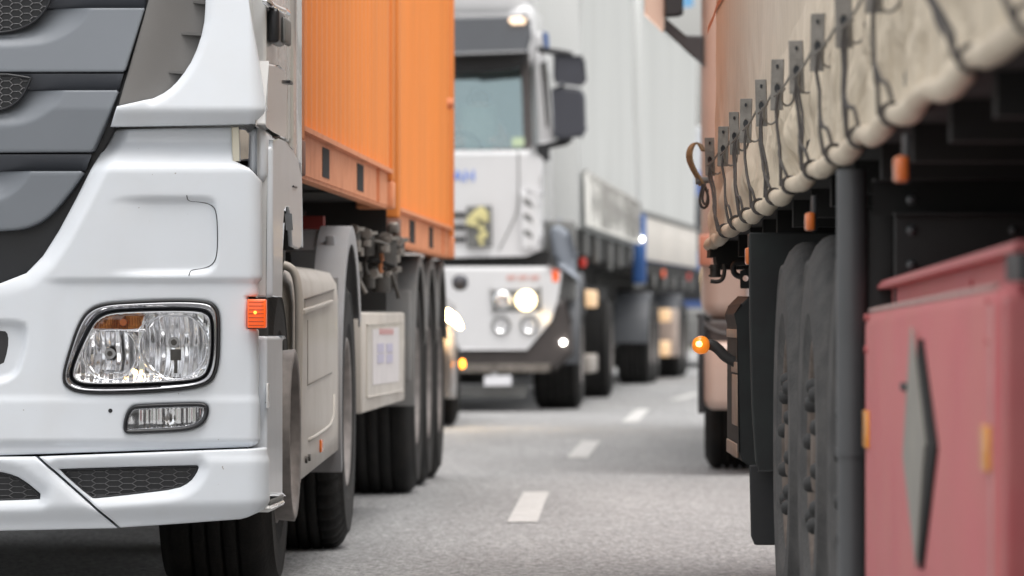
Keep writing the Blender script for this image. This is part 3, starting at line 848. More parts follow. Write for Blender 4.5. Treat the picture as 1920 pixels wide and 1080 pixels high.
mb = MB(); mb.tube([LT.side(x, y, 0.0) for x, y in ((499,2),(508,10),(520,16),(530,20),(538,25))], 0.012, 8); mb.build('grab_rail', chrome, dr)
mb = MB(); mb.box(-0.02, 0.015, LT.side(535,0,0)[1], LT.side(540,0,0)[1], LT.side(538,158,0)[2], LT.side(538,152,0)[2]); mb.build('door_slot', gloss_black, dr)
# side deflector behind the cab
mb = MB()
z0 = LT.side(560, 330, 0)[2]
mb.rbox(-0.035, -0.005, 1.15, 1.70, z0-0.02, 3.6, r=0.012); mb.build('side_deflector', white2, tr)
# footstep cover behind the bumper
mb = MB(); side_plate(mb, [(501,630),(527,630),(530,634),(530,930),(501,930)], 0.000, 0.05); mb.build('step_cover', white, tr, bevel=0.01, seg=3)
mb = MB(); a = LT.side(500, 963, 0); b_ = LT.side(532, 928, 0.01)
mb.rbox(-0.10, 0.014, 0.08, b_[1], a[2]+0.003, b_[2]-0.012, r=0.012, seg=3); mb.build('step_foot', white2, tr)
mb = MB(); mb.rbox(-0.10, 0.0105, 0.09, b_[1]-0.01, b_[2]-0.013, b_[2]+0.003, r=0.003); mb.build('step_tread', frame_grey, tr)
mb = MB(); mb.rbox(0.0, 0.005, 0.05, 0.11, LT.side(503,765,0)[2], LT.side(503,718,0)[2], r=0.002); mb.build('step_latch', white2, tr)
mb = MB(); mb.box(-0.09, -0.035, 0.12, 0.62, 0.70, 1.0)
mb.box(-2.4, -0.35, 0.12, 0.9, 0.62, 1.355)
mb.box(-2.4, -0.06, 0.95, 1.7, 1.17, 1.355)
mb.box(-0.6, -0.032, 1.70, 1.74, 1.09, 1.357)
mb.box(-2.3, -0.42, 0.16, 5.9, 0.42, 0.60); mb.box(-2.2, -0.3, 0.10, 0.7, 0.275, 0.5)
mb.box(-0.46, -0.12, 0.95, 1.9, 1.12, 1.16); mb.box(-0.48, -0.46, 0.9, 1.95, 0.45, 1.35)
mb.box(-2.0, -0.5, 1.2, 7.6, 0.7, 1.05)
mb.box(-2.4, -0.10, 2.12, 2.3, 0.45, 1.2)
mb.box(-2.4, -0.35, 4.2, 4.4, 0.35, 1.1)
mb.build('chassis', black_matt, tr)
# wheels
make_wheel(tr, (-0.065, 1.42, 0.505), 0.505, 0.33, 1, rim_grey, rubber, ring=0.055)
make_wheel(tr, (-0.065-2.37, 1.42, 0.505), 0.505, 0.33, -1, rim_grey, rubber)
for k, (uu, o_) in enumerate(((-0.062, 1), (-0.39, 1), (-2.44, -1), (-2.11, -1))):
    make_wheel(tr, (uu, 5.1, 0.515), 0.515, 0.30, o_, rim_grey, rubber, lugs=True)
# fairing skirt between the axles
mb = MB()
uo = -0.05
def sk(px, py): p = LT.side(px, py, uo); return (p[1], p[2])
v0_, v1_ = LT.side(556, 0, uo)[1], LT.side(640, 0, uo)[1]
zt_, zb0, zb1 = 1.055, 0.335, 0.395
prof = [(-0.22, zt_), (-0.10, zt_-0.003), (-0.03, zt_-0.02), (-0.006, zt_-0.06), (0, zt_-0.12)]
N = 24
vs = []; fs = []
for i in range(N+1):
    t_ = i/N; v = v0_ + (v1_-v0_)*t_; zb = zb0+(zb1-zb0)*t_
    rr = 0.06 * (1-ss(min(t_*14, 1))) + 0.05*(1-ss(min((1-t_)*14, 1)))
    for (du, z) in prof: vs.append((uo+du-rr*0.7, v, z-rr*0.6))
    for z in np.linspace(zt_-0.16, zb, 8): vs.append((uo-rr*0.7, v, z))
    vs.append((uo-0.03, v, zb-0.006))
P_ = len(prof)+9
for i in range(N):
    for j in range(P_-1): fs.append((i*P_+j, i*P_+j+1, (i+1)*P_+j+1, (i+1)*P_+j))
mb.add(vs, fs, True); 
skirt = mb.build('fairing_skirt', skirt_beige, tr)
md = skirt.modifiers.new('solid', 'SOLIDIFY'); md.thickness = 0.02; md.offset = 1 if False else -1
# leading edge return of the skirt, sweeping forward at the top
lead = chaikin([(531,497),(541,500),(551,508),(557,525),(561,560),(561,640),(558,760),(556,905)], 2, closed=False)
mb = MB(); pts = [LT.front(x, y, 2.08 - 0.0*y) for x, y in lead]
mb.tube([(p[0], p[1], p[2]) for p in pts], 0.014, 8)
mb.add([(p[0], p[1]-0.0, p[2]) for p in pts] + [(min(p[0], uo-0.01), p[1]+0.12, p[2]) for p in pts], [(i, i+1, len(pts)+i+1, len(pts)+i) for i in range(len(pts)-1)], True)
mb.build('skirt_edge', skirt_beige, tr)
def on_skirt(pts_, r, nm, m, par=skirt, off=0.004, closed=False):
    q = MB(); q.tube([LT.side(x, y, uo+off) for x, y in pts_], r, 6, closed=closed); return q.build(nm, m, par)
gro = mat('skirt_shadow_line', (0.16, 0.14, 0.12), 0.6)
q = MB(); side_plate(q, [(572,563),(626,545),(626,566),(572,583)], uo+0.002, 0.004); q.build('grip_recess', mat('skirt_recess', (0.34, 0.31, 0.28), 0.6, var=0.05), skirt)
q = MB(); side_plate(q, [(572,580),(626,562),(626,569),(572,590)], uo+0.012, 0.014); q.build('recess_ledge', skirt_beige, skirt, bevel=0.004)
on_skirt([(572,561),(626,543)], 0.003, 'recess_line', gro); on_skirt([(577,722),(622,699)], 0.002, 'door_gap', gro, off=0.002); on_skirt([(577,600),(577,722)], 0.0012, 'door_gap', gro, off=0.001)
on_skirt([(577,825),(590,818),(608,806),(619,796),(624,780),(625,740)], 0.008, 'moulding', skirt_beige, off=-0.002)
q = MB(); 
for x, y in ((572,862),(578,858)): p = LT.side(x, y, uo); q.cyl((uo-0.001, p[1], p[2]), (uo+0.008, p[1], p[2]), 0.012, n=14)
q.build('skirt_bolt', metal_dark, skirt)
p = LT.side(601, 838, uo); MB().rbox(uo-0.002, uo+0.008, p[1]-0.06, p[1]+0.04, p[2]-0.018, p[2]+0.026, r=0.004).build('side_marker', amber, skirt)
# drive axle mudguards
mudguard(tr, mud_grey, -0.30, -0.165, 5.15, 0.52, 0.685, 62, 150, lip=0.02)
mudguard(tr, mud_grey, -0.158, -0.045, 5.15, 0.52, 0.70, -18, 150, lip=0.07)
mb = MB(); mb.box(-0.15, -0.06, 4.52, 4.56, 0.62, 1.02); mb.build('mudguard_bracket', mud_grey, tr)
MB().rbox(-0.125, -0.09, 4.83, 4.86, 1.10, 1.18, r=0.006).build('guard_badge', mud_grey, tr)
# beige side box behind the drive axle
# ================================================================== LEFT TRAILER
LTr = Frame(-0.7145, 16.5, 0.0295)
ltr = LTr.root('container_trailer')
tag(ltr, 'dark container chassis trailer with grey mudguards carrying the orange containers', 'trailer')
bx0, bx1 = 5.98, 9.4
mb = MB(); mb.rbox(-0.50, -0.05, bx0, bx1, 0.492, 0.893, r=0.012, seg=2)
tb_ = mb.build('tool_box', skirt_beige, ltr)
q = MB(); side_plate(q, [(690,609),(754,604),(754,732),(690,745)], -0.042, 0.012); q.build('box_lid', skirt_beige, tb_, bevel=0.004)
pm = mat('paper_notice', (0.56, 0.53, 0.53), 0.7, var=0.06)
q = MB(); side_plate(q, [(699,618),(748,613),(748,715),(699,722)], -0.0395, 0.002); q.build('notice', pm, tb_)
def flank_text(nm, s, px, py, u, size, m, par):
    p = LT.side(px, py, u); return text_mesh(nm, s, size, m, par, p, (math.radians(90), 0, math.radians(90)), 0.0008)
pr_ = mat('faded_print_red', (0.50, 0.26, 0.25), 0.7); pb_ = mat('faded_print_blue', (0.42, 0.40, 0.50), 0.7)
for i in range(5):
    q = MB(); a = LT.side(712+i*5.5, 622, -0.038); q.box(-0.0392, -0.037, a[1], a[1]+0.16, a[2]-0.012, a[2]+0.012); q.build('print_block', pr_, tb_)
for i in range(4):
    q = MB(); a = LT.side(708+(i%2)*17, 650+ (i//2)*20, -0.038); q.box(-0.0392, -0.037, a[1], a[1]+0.5, a[2]-0.025, a[2]+0.012); q.build('print_block', pb_, tb_)
mb = MB(); mb.box(-2.0, -0.55, 3.0, 14.6, 0.98, 1.12); mb.box(-1.95, -1.7, 3.0, 14.6, 0.7, 1.0); mb.box(-0.85, -0.7, 6.2, 14.6, 0.72, 1.0)
mb.box(-2.45, -0.42, 2.15, 8.2, 1.29, 1.332); 
for v in (2.6, 3.8, 5.0, 6.4, 7.6): mb.box(-2.30, -0.5, v, v+0.12, 1.12, 1.292)
for v in (8.8, 9.6, 10.4, 11.0, 12.2, 13.5, 14.3): mb.box(-2.30, -0.5, v, v+0.1, 1.08, 1.165)
mb.box(-2.4, -0.07, 8.175, 8.2, 0.9, 1.37)
mb.box(-2.4, -0.45, 10.7, 10.75, 0.3, 1.1)
mb.build('chassis_frame', black_matt, ltr)
MB().box(-1.2, -0.2, 5.9, 6.0, 1.22, 1.27).build('cross_beam', red_beam, ltr); MB().box(-2.2, -0.25, 2.95, 3.1, 1.0, 1.25).build('cross_beam', red_beam, ltr)
# valves, pipes and tanks ahead of the trailer axles
q = MB()
def P3(px, py, D):  # a point of the place at distance D, in the trailer's frame
    X = (px-960)/F*D; Z = HC+(YH-py)/F*D
    dx, dy = X-LTr.X0, D-LTr.D0
    return (dx*LTr.c - dy*LTr.s, dx*LTr.s + dy*LTr.c, Z)
def vcyl(q, px, py0, py1, D, r0, r1=None, n=14): q.cyl(P3(px, py0, D), P3(px, py1, D), r0, r1, n)
q = MB()
for (px, y0, y1, D, r) in ((662,430,470,23.2,.03),(686,438,480,23.6,.035),(720,448,500,24.2,.055),(700,470,540,24.4,.03),(738,450,480,25,.05),(668,500,520,23.5,.028),(690,515,540,23.9,.03),(715,520,548,24.2,.04),(733,505,530,24.8,.02)):
    q = MB(); vcyl(q, px, y0, y1, D, r); q.build('air_tank', metal_dark, ltr)
for (px, y0, y1, D, r, m_) in ((662,426,433,23.2,.048,metal_part),(686,434,440,23.5,.05,metal_part),(722,444,450,24.2,.065,metal_part),(745,446,454,24.8,.05,metal_part),
                               (667,450,472,23.0,.022,metal_part),(686,450,462,23.1,.022,metal_part),(720,460,473,23.6,.025,metal_part),(748,466,478,24.4,.024,metal_part),
                               (655,455,475,23.0,.018,metal_part),(676,464,480,23.2,.014,metal_part),(742,478,492,24.3,.02,metal_part),(662,492,508,23.2,.035,metal_part),
                               (700,505,520,23.8,.04,metal_part),(726,508,520,24.1,.022,metal_part),(740,500,510,24.4,.03,metal_part),(660,525,550,23.2,.022,metal_part)):
    q = MB(); vcyl(q, px, y0, y1, D, r); q.cyl(P3(px, (y0+y1)/2, D-0.06), P3(px+3, (y0+y1)/2+2, D+0.02), r*0.45, n=10); q.build('air_valve', m_, ltr)
for pts_, m_ in (([(715,475),(717,490),(712,503),(716,512)], copper), ([(672,520),(678,535),(686,550)], metal_part), ([(650,440),(670,446),(690,455),(705,452),(730,462)], metal_dark),
                 ([(655,480),(680,490),(705,488),(740,500)], rubber), ([(735,515),(740,530),(746,550),(748,560)], metal_dark), ([(688,480),(684,500),(690,515)], metal_dark)):
    q = MB(); q.tube([P3(x, y, 23.6) for x, y in chaikin(pts_, 2, closed=False)], 0.009, 8); q.build('air_pipe', m_, ltr)
mb = MB(); a = P3(655, 540, 24.9); b_ = P3(742, 436, 24.9); mb.box(a[0], b_[0], 8.5, 8.55, a[2], b_[2]); mb.build('valve_plate', metal_dark, ltr)
# axles
for k, v in enumerate((11.75, 13.06, 14.37)):
    make_wheel(ltr, (-0.105, v, 0.53), 0.53, 0.385, 1, rim_grey, rubber, nuts=0)
    make_wheel(ltr, (-2.36, v, 0.53), 0.53, 0.385, -1, rim_grey, rubber, nuts=0)
    mudguard(ltr, mud_mid, -0.55, -0.085, v, 0.53, 0.645, -8 if k == 0 else 25, 160, lip=0.05)
mb = MB(); mb.rbox(-0.60, -0.10, 11.02, 11.06, 0.56, 1.0, r=0.01); mb.build('mudguard_front', mud_mid, ltr)
mb = MB(); mb.box(-2.2, -0.2, 14.9, 14.96, 0.5, 1.14); mb.build('rear_bumper', black_matt, ltr)
p = P3(748, 425, 24.75); MB().rbox(p[0]-0.05, -0.02, p[1], p[1]+0.1, p[2]-0.03, p[2]+0.02, r=0.01).build('twist_lock', metal_part, ltr)

# ================================================================== CONTAINERS
def container(fr, u, v0, v1, zb, label):
    root = empty('shipping_container', (fr.X0 + u*fr.c + v0*fr.s, fr.D0 - u*fr.s + v0*fr.c, zb), -fr.th)
    tag(root, label, 'shipping container', 'orange containers on the left lorry')
    L = v1-v0; Hh = 2.59; W = 2.438
    q = MB(); n = 0; x_o, x_i = -0.018, -0.052
    ys = []; y = 0.16; pit = 0.278
    xs = []
    while y < L-0.16-pit:
        xs += [(y, x_o), (y+0.072, x_o), (y+0.14, x_i), (y+0.21, x_i)]; y += pit
    xs += [(y, x_o), (L-0.16, x_o)]
    vs = []; 
    for (yy, xx) in xs: vs += [(xx, yy, 0.165), (xx, yy, Hh-0.1)]
    q.add(vs, [(2*i, 2*i+2, 2*i+3, 2*i+1) for i in range(len(xs)-1)])
    q.build('side_wall', orange, root, fixn=False)
    q = MB(); q.box(-W, -W+0.03, 0.1, L-0.1, 0.1, Hh-0.05); q.box(-W+0.05, -0.05, 0.02, 0.06, 0.1, Hh-0.05); q.box(-W+0.05, -0.05, L-0.06, L-0.02, 0.1, Hh-0.05)
    q.build('end_wall', orange, root)
    q = MB(); q.box(-W+0.02, -0.06, 0.06, L-0.06, 0.03, 0.10); q.build('floor', black_matt, root)
    q = MB(); q.box(-W+0.02, -0.02, 0.03, L-0.03, Hh-0.05, Hh-0.02); q.build('roof', orange, root)
    for yy in (0, L-0.162):
        q = MB(); q.rbox(-0.12, -0.002, yy, yy+0.16, 0.118, Hh-0.118, r=0.01); q.build('corner_post', orange, root)
        for zz in (0, Hh-0.118):
            q = MB(); q.rbox(-0.162, 0, yy, yy+0.178 if yy == 0 else yy+0.162, zz, zz+0.118, r=0.008)
            q.build('corner_casting', casting if yy == 0 else orange_rail, root)
    q = MB(); q.box(-0.07, -0.002, 0.178, L-0.17, 0.150, 0.167); q.box(-0.075, -0.03, 0.178, L-0.17, 0.0, 0.012)
    # rail web in pieces leaving the fork pockets open
    pk = [(L/2-1.1, 0.20), (L/2+0.75, 0.20)]
    pk = [(fr.side(a, 0, u-0.022)[1]-v0, fr.side(b_, 0, u-0.022)[1]-fr.side(a, 0, u-0.022)[1]) for a, b_ in (((606, 619), (671, 683)) if zb > 1.25 else ((769, 779), (806, 813)))]
    cur = 0.178
    for (a, w) in pk: q.box(-0.045, -0.026, cur, a, 0.012, 0.150); q.box(-0.045, -0.026, a, a+w, 0.012, 0.030); q.box(-0.045, -0.026, a, a+w, 0.135, 0.150); cur = a+w
    q.box(-0.045, -0.026, cur, L-0.17, 0.012, 0.150)
    q.box(-0.03, -0.014, L*0.83, L*0.83+0.02, 0.012, 0.150)
    q.build('bottom_rail', orange_rail, root)
    for (a, w) in pk:
        q = MB().box(-0.30, -0.024, a+0.003, a+w-0.003, 0.030, 0.135); q.build('fork_pocket_shade', mat('shade_black', (0.003, 0.003, 0.003), 0.9), root)  # inner shade of the pocket painted as a black block
    q = MB(); q.box(-0.06, -0.002, 0.16, L-0.16, Hh-0.11, Hh-0.02); q.build('top_rail', orange, root)
    for yy in ((L-0.5, 1.02),) if zb < 1.25 else ():
        q = MB().cyl((-0.02, yy[0], yy[1]-0.2), (0.012, yy[0], yy[1]-0.2), 0.03, n=12); q.build('bolt_head', orange_rail, root)
    return root
container(LTr, -0.03, 2.08, 8.16, 1.338, 'front orange container directly behind the white cab, set higher on its chassis')
container(LTr, -0.02, 8.30, 14.40, 1.185, 'rear orange container riding lower, beyond the front orange one')

# ================================================================== CAR BEHIND LEFT LORRY
CF = Frame(-0.435, 44.2, -0.004)
car = CF.root('car'); tag(car, 'dark car with blazing headlamp half hidden behind the orange container lorry', 'car')
carp = mat('car_paint', (0.16, 0.13, 0.11), 0.25, coat=0.8, var=0.05)
def body_loft(mb, secs):
    """secs: (y, [(x, z)...]) cross-sections joined lengthways"""
    P = len(secs[0][1]); vs = [(x, y, z) for y, s_ in secs for x, z in s_]
    fs = [(i*P+j, i*P+(j+1) % P, (i+1)*P+(j+1) % P, (i+1)*P+j) for i in range(len(secs)-1) for j in range(P)]
    fs += [tuple(range(P)), tuple(range((len(secs)-1)*P, len(secs)*P))]
    mb.add(vs, fs, True)
def csec(w, z0, z1, zr, tw, r=0.1):  # half-symmetric car section, right side at x=0
    c = -0.9
    R = [(0-w, z0), (0.0-w*0.5, z0+0.08), (0-w*0.3, (z0+z1)/2), (-w-0.02, z1-0.06), (-w-0.10, z1), (-w-tw, zr-0.03), (-w-tw-0.1, zr)]
    return R + [(2*c-x, z) for x, z in reversed(R)]
q = MB()
body_loft(q, [(0.0, csec(0.16, 0.35, 0.72, 0.74, 0.1)), (0.12, csec(0.08, 0.25, 0.82, 0.86, 0.12)), (0.5, csec(0.0, 0.22, 0.92, 0.97, 0.14)), (1.15, csec(0.0, 0.22, 1.0, 1.06, 0.2)), (1.9, csec(0.0, 0.22, 1.02, 1.58, 0.24)),
              (3.4, csec(0.0, 0.22, 1.02, 1.66, 0.24)), (4.2, csec(0.02, 0.25, 1.02, 1.5, 0.24)), (4.5, csec(0.1, 0.35, 0.98, 1.1, 0.2))])
q.build('body', carp, car)
q = MB(); q.prism(chaikin([(-0.13,0.94),(-0.02,0.90),(0.05,0.80),(0.035,0.76),(-0.03,0.82),(-0.13,0.86)],1), lambda x,y,t: (x, -0.01+t+max(0,x+0.03)*1.5, y), 0.12); hl2 = q.build('headlamp', car_lit, car)
q = MB(); q.rbox(-1.76, -1.6, -0.01, 0.25, 0.74, 0.90, r=0.05, seg=3); q.build('headlamp', car_lit, car)
q = MB().rbox(-0.04, 0.09, 1.35, 1.5, 1.07, 1.20, r=0.055, seg=3); q.build('wing_mirror', mirror_m, car)
q = MB().rbox(0.03, 0.07, 0.25, 0.33, 0.46, 0.53, r=0.02, seg=2); q.build('indicator', mat('car_amber_lit', (1, .4, .05), .3, emit=(1, 0.28, 0.02), estr=4.0), car)
q = MB(); q.box(-1.5, -0.3, -0.012, 0.1, 0.38, 0.66); q.build('grille', black_plastic, car)
for u_, o_ in ((-0.0, 1), (-1.8, -1)):
    for v_ in (0.85, 3.55): make_wheel(car, (u_, v_, 0.34), 0.34, 0.22, o_, rim_grey, rubber)

# ================================================================== WHITE LORRY IN THE DISTANCE
BF = Frame(0.50, 51.5, 0.056)
bt = BF.root('truck'); tag(bt, 'white oncoming truck with smoked visor, black mirrors and pale tarpaulin body, centre background', 'truck')
bw = mat('far_white_paint', (0.66, 0.66, 0.67), 0.3, coat=0.5, var=0.02)
def bf(px, py, v=0.0): return BF.front(px, py, v)
def bprism(nm, poly, v, th, m, par=bt, bev=0.01, it=0):
    q = MB(); q.prism(chaikin(poly, it) if it else poly, lambda x, y, t: BF.front(x, y, v+t), th); return q.build(nm, m, par, bevel=bev)
def bzz(py, v=0): return BF.front(960, py, v)[2]
def bxx(px, v=0): return BF.front(px, 0, v)[0]
q = MB(); q.rbox(-2.46, bxx(1012, 0.2), 0.12, 2.1, bzz(478, .3), bzz(282, 0.3), r=0.12, seg=4)
q.rbox(-2.44, bxx(1000, 0.3), 0.42, 2.1, 3.12, 3.7, r=0.08, seg=4); q.rbox(-2.44, bxx(1000, 0.3), 2.0, 2.1, bzz(300, .3), 3.2, r=0.02); q.rbox(-2.44, -2.38, 0.6, 2.1, bzz(300, .3), 3.2, r=0.02)
q.rbox(-2.30, bxx(992, .5), 0.4, 2.1, 3.5, 4.35, r=0.2, seg=4)
cab2 = q.build('cab', bw, bt)
bprism('bumper', [(700,500),(1030,500),(1047,512),(1040,560),(1028,598),(985,650),(700,655)], -0.05, 0.35, bw, bev=0.03)
bprism('bumper_lower', [(700,652),(985,648),(1030,598),(1042,570),(1062,560),(1072,600),(1070,660),(1040,690),(700,695)], -0.02, 0.5, dark_brown, bev=0.03)
bprism('underrun_bar', [(700,684),(1032,682),(1030,698),(700,700)], -0.06, 0.03, metal_part, bev=0.005)
bprism('lower_bar', [(700,726),(988,724),(984,742),(700,744)], 0.1, 0.05, frame_grey, bev=0.01)
q = MB(); q.box(-2.4, bxx(1030), 0.1, 0.6, bzz(502), bzz(470)); q.box(-2.3, -0.35, 0.2, 6, 0.5, 0.95); q.build('chassis', black_matt, bt)
bprism('number_plate', [(908,705),(958,704),(958,722),(908,723)], -0.075, 0.02, plate_white, bev=0.003)
# headlamps
for s in (0, 1):
    par = bt
    base = bprism('headlamp', [(920,542),(1014,539),(1016,583),(924,587)], -0.06, 0.03, frame_grey, bev=0.02) if s == 0 else None
    if base:
        for (cx, cy, r, m_) in ((941, 563, 18, reflector2), (986, 563, 19, head_lit)):
            q = MB(); p = bf(cx, cy, -0.07); q.lathe([(0, 0.0), (-0.015, r/208*0.6), (0.0, r/208), (0.03, r/208)], (0, 0, 0), 20); o = q.build('lamp_bowl', m_, base); o.location = p; o.rotation_euler = (0, 0, math.radians(-90))
for cx in (940, 993):
    q = MB(); r = 0.066; q.lathe([(0.03, r+0.02), (-0.01, r+0.02), (-0.01, r), (0.0, r)], (0, 0, 0), 20); o = q.build('fog_lamp', frame_grey, bt); o.location = bf(cx, 609, -0.06); o.rotation_euler = (0, 0, math.radians(-90))
    q = MB(); q.lathe([(0.0, r), (0.03, r*0.5), (0.035, 0)], (0, 0, 0), 20); i_ = q.build('fog_bowl', chrome, o)
bprism('corner_indicator', [(1034,508),(1048,508),(1048,528),(1036,530)], -0.055, 0.1, amber_glow, bev=0.01)
q = MB(); p = bf(1056, 642, -0.05); q.lathe([(0, 0), (-0.02, 0.012), (-0.0, 0.022), (0.02, 0.022)], (0, 0, 0), 16); o = q.build('marker_lamp', white_lit, bt); o.location = p; o.rotation_euler = (0, 0, math.radians(-90))
for i in range(3):
    x = 950 + i*22; bprism('bumper_lettering', [(x,517),(x+17,516),(x+17,524),(x,525)], -0.056, 0.01, red_txt, bev=0)
# front flap panel and lettering
bprism('front_flap', [(700,283),(998,281),(1010,300),(1018,360),(1016,440),(1008,462),(985,472),(700,478)], 0.04, 0.15, bw, bev=0.04)
text_mesh('lettering', 'AH', 0.15, blue_txt, bt, bf(848, 340, 0.03), (math.radians(90), 0, 0))
q = MB(); q.tube([bf(x, y, 0.035) for x, y in chaikin([(972,285),(973,360),(971,395),(955,430),(935,470)], 2, closed=False)], 0.006, 6); q.build('panel_seam', frame_grey, bt)
# wiper line, vents
va = bprism('side_vent', [(975,360),(990,355),(1004,366),(1011,385),(1012,445),(1005,466),(980,468)], 0.0, 0.08, bw, bev=0.02)
for y in (372, 400, 430): 
    bprism('vent_slot', [(979,y),(992,y+2),(998,y+10),(999,y+18),(984,y+10)], -0.004, 0.02, frame_grey, par=va, bev=0)
for y in (398, 421, 444): bprism('grille_bar', [(790,y),(873,y),(873,y+9),(790,y+9)], 0.02, 0.03, black_plastic, bev=0)
em = bprism('picture_board', [(876,388),(921,386),(922,461),(877,463)], -0.02, 0.03, frame_grey, bev=0.006)
q = MB()
for (x, y, r) in ((885,410,.05),(893,402,.05),(902,396,.055),(905,408,.04),(890,418,.045),(912,412,.03),(903,428,.04),(908,440,.04),(900,445,.035),(903,455,.03),(880,416,.04),(910,402,.04)):
    p = bf(x, y, -0.025); r *= 0.8
    for k in range(5):
        a = k*1.2566; c = (p[0]+r*.5*math.cos(a), p[1]-0.004*k, p[2]+r*.5*math.sin(a)); q.cyl((c[0], c[1], c[2]), (c[0], c[1]-0.01, c[2]), r*0.55, n=10)
q.build('yellow_flower', yellow_m, em)
# visor, screen, pillar
q = MB(); q.prism([(700,34),(985,28),(994,40),(993,70),(988,98),(700,108)], lambda x, y, t: BF.front(x, y, -0.05 - 0.0*x + (0.14*(y-30)/75 if False else 0.10*(30-y)/75)+t), 0.06); q.build('sun_visor', visor_m, bt, bevel=0.02)
bprism('visor_shade', [(700,100),(990,94),(985,120),(965,130),(900,136),(700,140)], 0.14, 0.2, black_plastic, bev=0.02)
o = bprism('visor_lamp', [(955,33),(978,31),(986,37),(984,45),(962,46),(955,40)], -0.10, 0.03, mat('visor_lamp_lit', (0.9,0.7,0.55), 0.4, emit=(1, .7, .45), estr=0.7), bev=0.008)
q = MB(); q.prism([(700,126),(980,116),(998,278),(700,282)], lambda x, y, t: BF.front(x, y, 0.16+0.15*(282-y)/160+t), 0.006); q.build('windscreen', wind_glass, bt)
q = MB(); q.prism([(973,108),(992,98),(1000,280),(984,280),(978,160)], lambda x, y, t: BF.front(x, y, 0.14+0.15*(282-y)/160+t), 0.05); q.build('screen_surround', dark_brown, bt, bevel=0.01)
bprism('permit_sticker', [(960,258),(982,257),(984,274),(960,275)], 0.15, 0.004, mat('sticker_green', (0.5, 0.6, 0.4), 0.6), bev=0)
q = MB(); q.box(-2.3, bxx(985, .5), 2.0, 2.08, bzz(280), 3.2); q.box(-2.3, bxx(985, .5), 0.5, 2.0, bzz(285), bzz(279)); q.build('cab_interior', mat('cab_trim', (0.42, 0.43, 0.42), 0.8, var=0.1), bt)
# steering wheel
q = MB(); c = Vector(bf(858, 285, 0.75)); q.tube([c + Vector((0.23*math.cos(a), -0.02+0.10*math.sin(a), 0.18*math.sin(a))) for a in np.linspace(0, 2*math.pi, 32, endpoint=False)], 0.016, 8, closed=True); q.build('steering_wheel', black_plastic, bt)
# door side with window
a = BF.side(1003, 100, 0.0)
xs0 = bxx(1000, .5)
q = MB(); q.rbox(xs0-0.02, xs0+0.10, 0.50, 2.05, bzz(420, 1), bzz(80, 1), r=0.05, seg=3); dr2 = q.build('door', bw, bt)
q = MB(); q.rbox(xs0+0.09, xs0+0.11, 0.9, 1.5, bzz(262, 1), bzz(130, 1), r=0.01); q.build('door_window', side_glass, dr2)
for (px, y0, y1) in ((1014, 120, 250),):
    bprism('pillar_strip', [(px,y0),(px+10,y0-4),(px+22,y1),(px+12,y1+6)], 0.44, 0.04, frame_grey, bev=0.01)
bprism('pillar_cover', [(1002,98),(1012,96),(1040,265),(1008,272)], 0.40, 0.06, bw, bev=0.02)
bprism('pillar_slot', [(1012,118),(1017,118),(1028,236),(1024,240)], 0.395, 0.01, black_plastic, bev=0)
# mirrors
mh = bprism('mirror', [(1038,104),(1090,104),(1096,115),(1095,149),(1088,157),(1044,157),(1037,149)], 0.30, 0.22, mirror_m, bev=0.05)
bprism('mirror', [(1040,170),(1050,162),(1090,166),(1097,180),(1099,244),(1093,256),(1048,263),(1038,254)], 0.30, 0.22, mirror_m, bev=0.05)
q = MB(); q.tube([bf(x, y, 0.45) for x, y in ((1008,92),(1035,96),(1060,100),(1073,104))], 0.03, 8); q.tube([bf(x, y, 0.45) for x, y in ((1012,282),(1030,272),(1060,266),(1070,258))], 0.035, 8)
q.tube([bf(x, y, 0.42) for x, y in ((1054,104),(1054,258))], 0.02, 8); q.build('mirror_arm', black_plastic, bt)
bprism('mirror_foot', [(1008,272),(1030,270),(1031,300),(1010,305)], 0.38, 0.1, black_plastic, bev=0.01)
bprism('roof_marker', [(1003,62),(1018,60),(1022,92),(1005,94)], 0.5, 0.1, bw, bev=0.02); bprism('roof_marker', [(1020,62),(1026,64),(1028,94),(1022,94)], 0.55, 0.1, blue_m, bev=0.01)
# front fender
q = MB(); q.rbox(-0.34, 0.03, 1.05, 1.2, 1.0, 1.75, r=0.05); q.build('fender', frame_grey, bt)
mudguard(bt, mat('fender_plastic', (0.10, 0.105, 0.115), 0.5, var=0.1), -0.42, 0.06, 1.75, 0.55, 0.72, -10, 150, lip=0.09, name='fender')
bprism('fender_top', [(1030,425),(1050,420),(1070,440),(1080,475),(1078,520),(1050,500),(1036,480)], 1.0, 0.4, mat('fender_blue_grey', (0.30, 0.33, 0.38), 0.45, var=0.1), bev=0.05)
for v_ in (1.75, 9.0): make_wheel(bt, (0.05, v_, 0.52), 0.52, 0.42, 1, rim_grey, rubber); make_wheel(bt, (-2.55, v_, 0.52), 0.52, 0.42, -1, rim_grey, rubber)
# cargo body with laced tarpaulin
q = MB(); nN = 90; vs = []
v0b, v1b = 2.5, 17.2
for i in range(nN+1):
    v = v0b+(v1b-v0b)*i/nN
    for k, z in enumerate((2.22, 2.8, 3.6, 4.7)):
        vs.append((0.0+0.02*math.sin(v*1.9+k)+0.02*noise.noise(Vector((v*0.8, z, 3.1))), v, z))
q.add(vs, [(i*4+j, (i+1)*4+j, (i+1)*4+j+1, i*4+j+1) for i in range(nN) for j in range(3)], True)
q.add([(0, v0b, 1.7), (-2.5, v0b, 1.7), (-2.5, v0b, 4.7), (0, v0b, 4.7)], [(0, 1, 2, 3)]); q.add([(0, v0b, 4.7), (0, v1b, 4.7), (-2.5, v1b, 4.7), (-2.5, v0b, 4.7)], [(0, 1, 2, 3)])
q.add([(0, v1b, 1.7), (-2.5, v1b, 1.7), (-2.5, v1b, 4.7), (0, v1b, 4.7)], [(0, 1, 2, 3)])
q.build('tarpaulin', tarp_white, bt, fixn=False)
